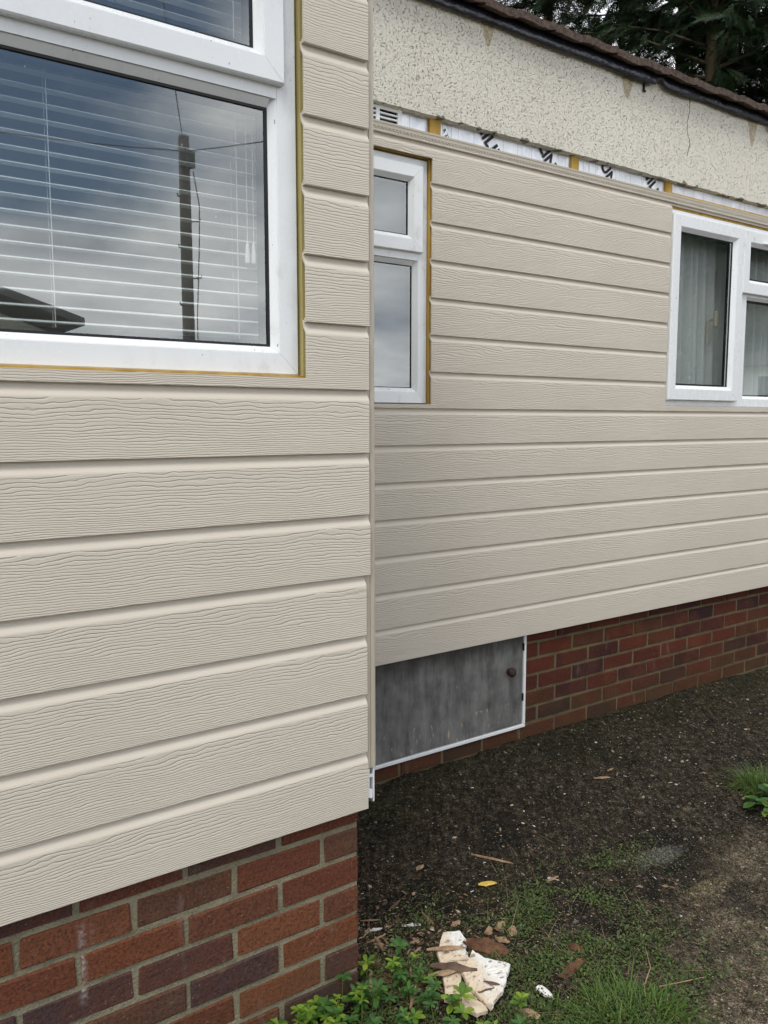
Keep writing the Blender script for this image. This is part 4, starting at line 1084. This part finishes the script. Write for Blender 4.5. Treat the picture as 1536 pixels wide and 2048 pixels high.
def cover():
    r = np.random.default_rng(5); N = 120000
    X = r.uniform(-.5, 1.45, N); Y = r.uniform(-.75, .35, N)
    k = (r.random(N) < green_density(X, Y)) & ~((X < .105) & (Y > -.005)); X, Y = X[k], Y[k]; N = len(X)
    pos = np.stack([X, Y, gz(X, Y)+np.abs(r.normal(0, .007, N))+.001], 1)
    V, F = leaf_tris(pos, r.uniform(.0045, .0125, N), r)
    o = link('ground_cover', mesh('ground_cover', V, F), M['cover']); tag(o, 'low creeping green weeds over soil near the brick corner', 'ground cover', kind='stuff')
cover()
def blades(specs, r):
    """specs: arrays base(N,3), dir(N,3), length, width -> curved 4-segment blades"""
    base, d, L, w = specs; N = len(base); V = []; S_ = 5
    side = np.cross(d, np.array([0, 0, 1.0])); side /= np.linalg.norm(side, axis=1)[:, None]+1e-9
    dr = r.uniform(.25, 1.0, N)
    pts = []
    for k in range(S_):
        t = k/(S_-1)
        hz = d*np.array([1, 1, 0])
        c = base+d*(L*t)[:, None]+hz*(L*t*t*.5)[:, None]-np.array([0, 0, 1])*(L*t*t*dr*d[:, 2])[:, None]
        ww = w*(1-t)**.7+.0001
        pts.append(np.stack([c-side*ww[:, None]/2, c+side*ww[:, None]/2], 1))
    V = np.stack(pts, 1).reshape(-1, 3); b = np.arange(N)*S_*2
    F = np.concatenate([np.stack([b+2*k, b+2*k+1, b+2*k+3, b+2*k+2], 1) for k in range(S_-1)])
    return V, F
def tuft(name, cx, cy, rad, N, Lm, label, seed, mat='grass', lean=(0, 0), wd=.0032):
    r = np.random.default_rng(seed)
    a = r.uniform(0, 2*np.pi, N); q = np.sqrt(r.random(N))*rad
    X, Y = cx+np.cos(a)*q, cy+np.sin(a)*q
    base = np.stack([X, Y, gz(X, Y)-.002], 1)
    d = np.stack([np.cos(a)*q/rad*.55+lean[0]+r.normal(0, .25, N), np.sin(a)*q/rad*.55+lean[1]+r.normal(0, .25, N), np.ones(N)], 1); d /= np.linalg.norm(d, axis=1)[:, None]
    V, F = blades((base, d, Lm*r.uniform(.45, 1.15, N), wd*r.uniform(.6, 1.2, N)), r)
    org = (cx, cy, gzf(cx, cy)); return tag(link(name, mesh(name, V, F, org), M[mat], None, org), label, 'grass')
tuft('grass_tuft', .575, -.455, .135, 800, .080, 'thick bright green grass tuft at the bottom edge, right of the white slab', 41)
tuft('grass_tuft', .43, -.365, .085, 130, .060, 'sparse grass tuft beside the small cream flake, left of the thick one', 42)
tuft('grass_tuft', 2.08, .075, .115, 520, .135, 'long yellow-green grass tuft at the right edge above broad leaves', 43, lean=(-.15, -.1))
def straw():
    r = np.random.default_rng(15); N = 2200
    X = r.uniform(-.35, 1.3, N); Y = r.uniform(-.6, .3, N); k = (r.random(N) < green_density(X, Y)+.05) & ~((X < .105) & (Y > -.005)); X, Y = X[k], Y[k]; N = len(X)
    a = r.uniform(0, 2*np.pi, N); d = np.stack([np.cos(a), np.sin(a), r.uniform(.02, .35, N)], 1); d /= np.linalg.norm(d, axis=1)[:, None]
    V, F = blades((np.stack([X, Y, gz(X, Y)+.004], 1), d, r.uniform(.03, .11, N), r.uniform(.0010, .0018, N)), r)
    o = link('dry_grass', mesh('dry_grass', V, F), M['straw']); tag(o, 'dry straw and dead stems tangled in the creeping weeds', 'straw', kind='stuff')
straw()
# long single straws
def straw_thing(pts, r_, label, mat='splinter', name='straw_stalk', cat='straw', rad=.0014):
    P_ = [(x, y, gzf(x, y)+dz) for x, y, dz in pts]
    g = Geo(); g.tube(P_, [rad*(1-.5*i/(len(P_)-1)) for i in range(len(P_))], 5); return tag(g.make(name, M[mat], None), label, cat)

def litter():
    r = np.random.default_rng(61); N = 7500
    A = int(N*.5)
    X = np.concatenate([.13+np.abs(r.normal(0, .28, A)), r.uniform(.1, 3.6, N-A)]); Y = np.concatenate([r.normal(.05, .22, A), r.uniform(-.7, 1.0, N-A)])
    k = ~((X < .115) & (Y > -.01)) & (Y < 1.005); X, Y = X[k], Y[k]; N = len(X)
    L = (r.pareto(2.2, N)+1)*.0042; L = np.minimum(L, .024); w = L*r.uniform(.12, .55, N); a = r.uniform(0, np.pi, N)
    d = np.stack([np.cos(a), np.sin(a), r.normal(0, .14, N)], 1); s_ = np.stack([-np.sin(a), np.cos(a), r.normal(0, .3, N)], 1)
    c = np.stack([X, Y, gz(X, Y)+.0022+r.uniform(0, .002, N)], 1)
    V = np.stack([c-d*L[:, None]/2, c-s_*w[:, None]/2+[0, 0, .001], c+d*L[:, None]/2, c+s_*w[:, None]/2], 1).reshape(-1, 3); b = np.arange(N)*4
    F = np.concatenate([np.stack([b, b+1, b+2], 1), np.stack([b, b+2, b+3], 1)])
    m = MB('litter', rough=.9, spec=.05)
    cc = m.ramp(m.island(), [(0, (.034, .020, .012)), (.3, (.085, .050, .030)), (.55, (.17, .11, .066)), (.85, (.29, .21, .135)), (1, (.45, .40, .32))])
    o = link('leaf_litter', mesh('leaf_litter', V, F), m.fin(cc)); tag(o, 'crumbs of bark, chips and dead leaf strewn over the ground', 'litter', kind='stuff')
    # moss cushions, thickest at the foot of the set-back wall
    N = 26000; X = r.uniform(.9, 4.2, N); Y = r.uniform(.35, 1.012, N)
    k = r.random(N) < np.clip((vnoise(X*6, Y*6, 71)-.50)*3.2, 0, 1)*np.clip((Y-.35)*1.6, 0, 1); X, Y = X[k], Y[k]; N = len(X)
    pos = np.stack([X, Y, gz(X, Y)+np.abs(r.normal(0, .004, N))], 1)
    V, F = leaf_tris(pos, r.uniform(.003, .008, N), r)
    o = link('moss', mesh('moss', V, F), mat_leaf('moss', (0.008, 0.011, 0.004), (0.018, 0.023, 0.008), (0.042, 0.046, 0.017), .1, .8, True)); tag(o, 'dark moss cushions along the foot of the set-back brick wall', 'moss', kind='stuff')
litter()

# leafy weeds: stem with whorls of separate leaves
def leaf_mesh(L, W, seed):
    r = random.Random(seed); V = []; F = []; n = 6
    for i in range(n):
        t = i/(n-1); w = W*(math.sin(math.pi*min(1, t**1.55*.97+.02))**.75*.93+.10*(1-t)); 
        if i == n-1: w = .0004
        z = .22*L*t-.30*L*t*t
        V += [(t*L, -w/2, z+.10*w), (t*L, 0, z-.06*w), (t*L, w/2, z+.10*w)]
    for i in range(n-1):
        a = i*3; F += [(a, a+3, a+4, a+1), (a+1, a+4, a+5, a+2)]
    me = mesh('leaf', V, F, (0, 0, 0), True); return me
LEAF = {}
for key, mat in (('weed', 'weed'), ('weed_dark', 'weed_dark')):
    for s in range(3):
        me = leaf_mesh(.0205, .0088+.001*s, s); me.materials.append(M[mat]); LEAF[(key, s)] = me
def weed(x, y, h, nw, key, label, group, sc=1.0, lean=(0, 0)):
    z0 = gzf(x, y); root = empty('weed_plant', (x, y, z0), label, 'weed', group)
    tip = Vector((x+lean[0]*h, y+lean[1]*h, z0+h))
    g = Geo(); g.tube([(x, y, z0-.005), (x+lean[0]*h*.4, y+lean[1]*h*.4, z0+h*.5), tip], [.0014, .0011, .0006], 5); g.make('stem', M['stem'], root, origin=(x, y, z0))
    for w in range(nw):
        t = 1.0-w*.30
        if t < .25: break
        c = Vector((x, y, z0)).lerp(tip, t); nl_ = random.choice((5, 6, 6, 7)) if w == 0 else random.choice((4, 5, 6)); a0 = random.random()*6.3
        for k in range(nl_):
            o = bpy.data.objects.new('leaf', LEAF[(key, random.randrange(3))]); COL.objects.link(o); o.parent = root
            o.location = c-Vector((x, y, z0)); s_ = sc*random.uniform(.75, 1.2)*(1+.15*w); o.scale = (s_, s_, s_)
            o.rotation_euler = (random.uniform(-.25, .25), random.uniform(-.55, .15)+(.1*w), a0+k*2*math.pi/nl_+random.uniform(-.15, .15))
BG, DG = 'bright weeds by the brick corner', 'dark weeds by the brick corner'
LB, LD = 'small bright green whorled weed among others by the brick corner', 'small dark green whorled weed among others by the brick corner'
weed(.262, -.205, .060, 1, 'weed', 'palest star-shaped weed standing above the others left of the white slab', BG, 1.55)
rw = random.Random(77)
cnt = 0
while cnt < 58:
    x, y = rw.uniform(-.30, .44), rw.uniform(-.36, .06)
    if x < .125 and y > -.012: continue
    inside = (((x-.20)/.26)**2+((y+.15)/.20)**2 < 1) or (x < .15 and -.15 < y < -.01)
    slab = (.22 < x < .50) and (-.26 < y < .03) and (abs((x-.36)+.0*(y)) < .085)
    if not inside or slab: continue
    if (x+.952)*rt.x+(y+1.6115)*rt.y < -.9: continue
    key = 'weed' if rw.random() < .6 else 'weed_dark'
    weed(x, y, rw.uniform(.022, .062), rw.choice((1, 2, 2)), key, LB if key == 'weed' else LD, BG if key == 'weed' else DG, rw.uniform(.85, 1.45), (rw.uniform(-.4, .4), rw.uniform(-.5, .3)))
    cnt += 1
for k_ in range(18):
    x, y = rw.uniform(-.24, .12), rw.uniform(-.12, -.025)
    key = 'weed' if rw.random() < .6 else 'weed_dark'
    weed(x, y, rw.uniform(.045, .085), 2, key, ('taller bright green weed against the foot of the brick wall' if key == 'weed' else 'taller dark green weed against the foot of the brick wall'), ('tall bright weeds at the brick foot' if key == 'weed' else 'tall dark weeds at the brick foot'), rw.uniform(.85, 1.35), (rw.uniform(-.4, .4), rw.uniform(-.3, .2)))
weed(.045, -.012, .085, 1, 'weed_dark', 'lone dark weed sprig growing against the lowest bricks', None, 1.2, (0, -.05))
# broad-leaved weed at the right edge
def broad(x, y, n, sz, label, seed):
    z0 = gzf(x, y); root = empty('broad_leaved_weed', (x, y, z0), label, 'weed'); r = random.Random(seed)
    me = leaf_mesh(sz, sz*.62, 3); me.materials.append(M['weed_dark'])
    me2 = leaf_mesh(sz, sz*.7, 4); me2.materials.append(M['weed'])
    for k in range(n):
        o = bpy.data.objects.new('leaf', me if r.random() < .8 else me2); COL.objects.link(o); o.parent = root
        q = r.uniform(0, .10); a = r.uniform(0, 6.28); o.location = (math.cos(a)*q, math.sin(a)*q*.8, r.uniform(.01, .075))
        s_ = r.uniform(.6, 1.25); o.scale = (s_, s_, s_); o.rotation_euler = (r.uniform(-.4, .4), r.uniform(-.5, .5), a+r.uniform(-.8, .8))
broad(1.93, -.055, 64, .058, 'low dark broad-leaved weed clump below the grass at the right edge', 5)

# fallen slab of render with splinters on it
def slab_piece(pts, zt, th, label, name='render_fragment', mat='chunk', seed=0):
    """irregular broken board: outline in ground coords, rough top"""
    r = random.Random(seed); c = np.mean(pts, axis=0); N = len(pts)
    out = []
    for i in range(N):
        a, b = np.array(pts[i]), np.array(pts[(i+1) % N]); n = max(2, int(np.linalg.norm(b-a)/.010))
        for k in range(n):
            q = a+(b-a)*k/n
            if k: q = q+np.array([r.uniform(-1, 1), r.uniform(-1, 1)])*.0022
            out.append(q)
    n = len(out); z0 = gzf(*c); V = []; F = []
    for f_, zz in ((1.0, 0), (1.0, th*.8), (.97, th)):
        for q in out: 
            p_ = c+(q-c)*f_; V.append((p_[0], p_[1], z0+zt+zz+r.uniform(-.001, .001)))
    for k in (.66, .33):
        for q in out: p_ = c+(q-c)*k; V.append((p_[0], p_[1], z0+zt+th+r.uniform(-.0015, .0015)))
    V.append((c[0], c[1], z0+zt+th))
    for lv in range(4):
        for i in range(n): a = lv*n+i; b = lv*n+(i+1) % n; F.append((a, b, b+n, a+n))
    for i in range(n): F.append((4*n+i, 4*n+(i+1) % n, 5*n))
    F.append(tuple(range(n))[::-1])
    g = Geo(); g.add(V, F); o = g.make(name, M[mat], None); return tag(o, label, 'rubble')
CH = [(.447, .056), (.479, .026), (.459, -.014), (.424, -.054), (.43, -.107), (.464, -.16), (.314, -.248), (.283, -.239), (.253, -.143), (.325, -.046)]
slab_piece([(.420, .060), (.462, .038), (.452, .000), (.418, -.040), (.405, -.070), (.360, -.045), (.325, -.046), (.35, .0)], .016, .012, 'cream speckled render fragment, upper piece of the broken slab by the weeds', seed=1)
slab_piece([(.400, -.075), (.424, -.058), (.428, -.100), (.466, -.158), (.390, -.215), (.318, -.246), (.322, -.160), (.345, -.105)], .020, .013, 'largest white render slab lying among weeds and grass', seed=2)
slab_piece([(.325, -.050), (.358, -.050), (.396, -.076), (.342, -.108), (.318, -.135), (.285, -.112)], .012, .012, 'tan stained render fragment under the dark splinter beside the white slab', seed=3)
slab_piece([(.282, -.118), (.316, -.140), (.320, -.162), (.314, -.240), (.283, -.236), (.253, -.150)], .010, .012, 'pinkish tan render fragment, lowest piece left of the white slab', seed=4)
slab_piece([(.474, -.240), (.490, -.236), (.496, -.256), (.490, -.284), (.476, -.272)], .004, .007, 'small cream flake of render standing right of the white slab', seed=5)

def splinter(x, y, L, W, T_, az, label, mat='splinter', name='wood_splinter', cat='wood splinter', dz=0.0, seed=None, tilt=0.0, group=None):
    r = random.Random(seed if seed is not None else int((x*977+y*431)*1000)); n = 7; V = []; F = []
    for i in range(n):
        t = i/(n-1)-.5; w = W*(1-(abs(t)*2)**2.2*.8)*r.uniform(.75, 1.15); h = T_*(1-abs(t)*1.2)*r.uniform(.8, 1.15)+.0006; o_ = r.uniform(-.12, .12)*W; bz = r.uniform(-.25, .25)*T_
        for dy, dz_ in ((-.5, 0), (-.28, .85), (.22, 1.0), (.5, .15)): V.append((t*L, o_+dy*w, bz+dz_*h))
    for i in range(n-1):
        a = i*4
        for k in range(4): F.append((a+k, a+4+k, a+4+(k+1) % 4, a+(k+1) % 4))
    F += [(0, 1, 2, 3), tuple((n-1)*4+k for k in (3, 2, 1, 0))]
    me = mesh(name, V, F)
    bm = bmesh.new(); bm.from_mesh(me); bmesh.ops.recalc_face_normals(bm, faces=bm.faces); bm.to_mesh(me); bm.free()
    o = link(name, me, M[mat], None, (x, y, gzf(x, y)+dz)); o.rotation_euler = (0, tilt, az)
    return tag(o, label, cat, group)
splinter(.372, -.012, .105, .016, .007, -.50, 'straw coloured splinter lying across the upper cream fragment', dz=.031, seed=1)
splinter(.335, -.088, .120, .026, .010, -.80, 'broad brown splinter bridging the tan fragment and white slab', 'darkwood', dz=.036, seed=2)
splinter(.300, -.085, .075, .018, .006, -.40, 'light brown curled splinter at the left tip of the slab', dz=.028, seed=3)
splinter(.372, -.190, .042, .0085, .004, -.95, 'short red-brown stick lying on the white slab', 'darkwood', dz=.034, seed=4)
splinter(.345, -.200, .046, .005, .003, -.20, 'thin grey-brown stick near the lower edge of the white slab', 'darkwood', dz=.034, seed=5)
splinter(.485, -.035, .135, .085, .016, -1.0, 'crumbling dark red rotten wood chunk behind the white slab', 'rot', 'rotten_wood_chunk', 'rotten wood', .006, seed=6)
splinter(.445, -.050, .085, .016, .010, -1.25, 'dark red-brown sliver along the edge of the white slab', 'rot', 'rotten_wood_chunk', 'rotten wood', .028, seed=61)
splinter(.40, -.285, .075, .026, .012, -1.1, 'orange-brown shredded wood lump below the white slab', 'splinter', 'rotten_wood_chunk', 'rotten wood', .006, seed=7)
splinter(.545, .012, .032, .024, .014, .5, 'left one of three pale shredded wood lumps above the slab', 'splinter', 'rotten_wood_chunk', 'rotten wood', .004, seed=8)
splinter(.590, .012, .045, .030, .014, .2, 'middle one of three pale shredded wood lumps above the slab', 'splinter', 'rotten_wood_chunk', 'rotten wood', .004, seed=9)
splinter(.605, -.022, .034, .026, .014, .9, 'right one of three pale shredded wood lumps above the slab', 'splinter', 'rotten_wood_chunk', 'rotten wood', .004, seed=10)
splinter(.550, -.040, .042, .016, .010, -1.0, 'narrow pale wood lump just below the three shredded lumps', 'splinter', 'rotten_wood_chunk', 'rotten wood', .004, seed=11)
splinter(.690, -.180, .052, .030, .010, -1.2, 'rust-orange curled dead bark piece on bare soil', 'rot', 'bark_piece', 'bark', .006, seed=12)
splinter(.612, -.235, .105, .034, .012, .10, 'long rust-brown bark piece above the thick grass tuft', 'rot', 'bark_piece', 'bark', .004, seed=13)
splinter(.160, .165, .110, .048, .030, -.95, 'shaggy rotten wood lump against the brick corner', 'rot', 'rotten_wood_chunk', 'rotten wood', .012, seed=14, tilt=.25)
splinter(.150, .020, .090, .014, .008, .95, 'pale wood lath leaning beside the brick corner', dz=.006, seed=15)
splinter(.195, -.100, .085, .013, .008, .75, 'grey-tan stick lying in the weeds left of the slab', dz=.014, seed=16)
splinter(.300, .225, .052, .013, .004, -.30, 'grey-white splinter lying on dark concrete near the brick corner', 'white_chip', dz=.002, seed=17)
splinter(.395, .170, .055, .011, .005, -.55, 'white flat stick on the dark concrete below the brick corner', 'white_chip', dz=.002, seed=18)
splinter(.852, .330, .150, .009, .006, -1.05, 'long brown twig on the concrete in front of the hatch', 'splinter', 'twig', 'twig', .004, seed=19)
splinter(.725, .215, .060, .030, .004, -.35, 'yellow torn foam scrap on the dark concrete', 'yellow', 'foam_scrap', 'scrap', .003, seed=20)
splinter(1.02, .715, .022, .014, .003, .3, 'orange dead leaf lying near the corner trim foot', 'rot', 'dead_leaf', 'leaf', .003, seed=21)
splinter(.62, .425, .040, .020, .004, .2, 'tan dead leaf on the concrete between trim foot and twig', 'splinter', 'dead_leaf', 'leaf', .003, seed=22)
splinter(.505, .105, .036, .020, .006, .1, 'tan wood flake directly left of the yellow scrap', 'splinter', 'wood_flake', 'wood splinter', .003, seed=23)
splinter(1.62, .520, .070, .009, .006, -.45, 'pale stick on the concrete just below the hatch', 'splinter', dz=.003, seed=24)
splinter(1.72, .560, .040, .008, .005, .1, 'short pale stick on the concrete below the brick base', 'splinter', dz=.003, seed=25)
splinter(.905, .110, .050, .010, .005, .0, 'tan splinter on the concrete right of the yellow scrap', 'splinter', dz=.003, seed=26)
straw_thing([(.728, -.420, .012), (.79, -.445, .016), (.86, -.462, .012)], 0, 'long pale straw lying on soil right of the thick grass tuft', 'splinter', rad=.0018)
straw_thing([(.70, -.395, .010), (.755, -.372, .03), (.79, -.330, .045)], 0, 'bent pale straw rising from the thick grass tuft', 'splinter', rad=.0018)
# scattered chips round the corner and pale flakes on the concrete
r = random.Random(99)
for i in range(70):
    x, y = .135+abs(r.gauss(0, .15)), r.uniform(-.06, .34)
    if x < .15: continue
    m_ = r.choice(('splinter', 'splinter', 'darkwood', 'rot'))
    splinter(x, y, r.uniform(.018, .075), r.uniform(.004, .012), r.uniform(.002, .005), r.uniform(0, 3.14), {'splinter': 'small tan wood splinter scattered on dark ground by the brick corner', 'darkwood': 'small dark brown wood splinter scattered on ground by the brick corner', 'rot': 'small red-brown rotten wood splinter scattered by the brick corner'}[m_], m_, dz=.003, seed=200+i, group={'splinter': 'small tan splinters by the brick corner', 'darkwood': 'small dark splinters by the brick corner', 'rot': 'small red-brown splinters by the brick corner'}[m_])
for i in range(36):
    x, y = r.uniform(.3, 3.1), r.uniform(-.1, .93)
    if x < .9 and y < .1: continue
    L = r.uniform(.005, .016)
    splinter(x, y, L, L*r.uniform(.2, .5), .002, r.uniform(0, 3.14), 'tiny white flake lying on the dark concrete', 'white_chip', 'white_flake', 'flake', .002, seed=400+i, group='white flakes on the concrete')
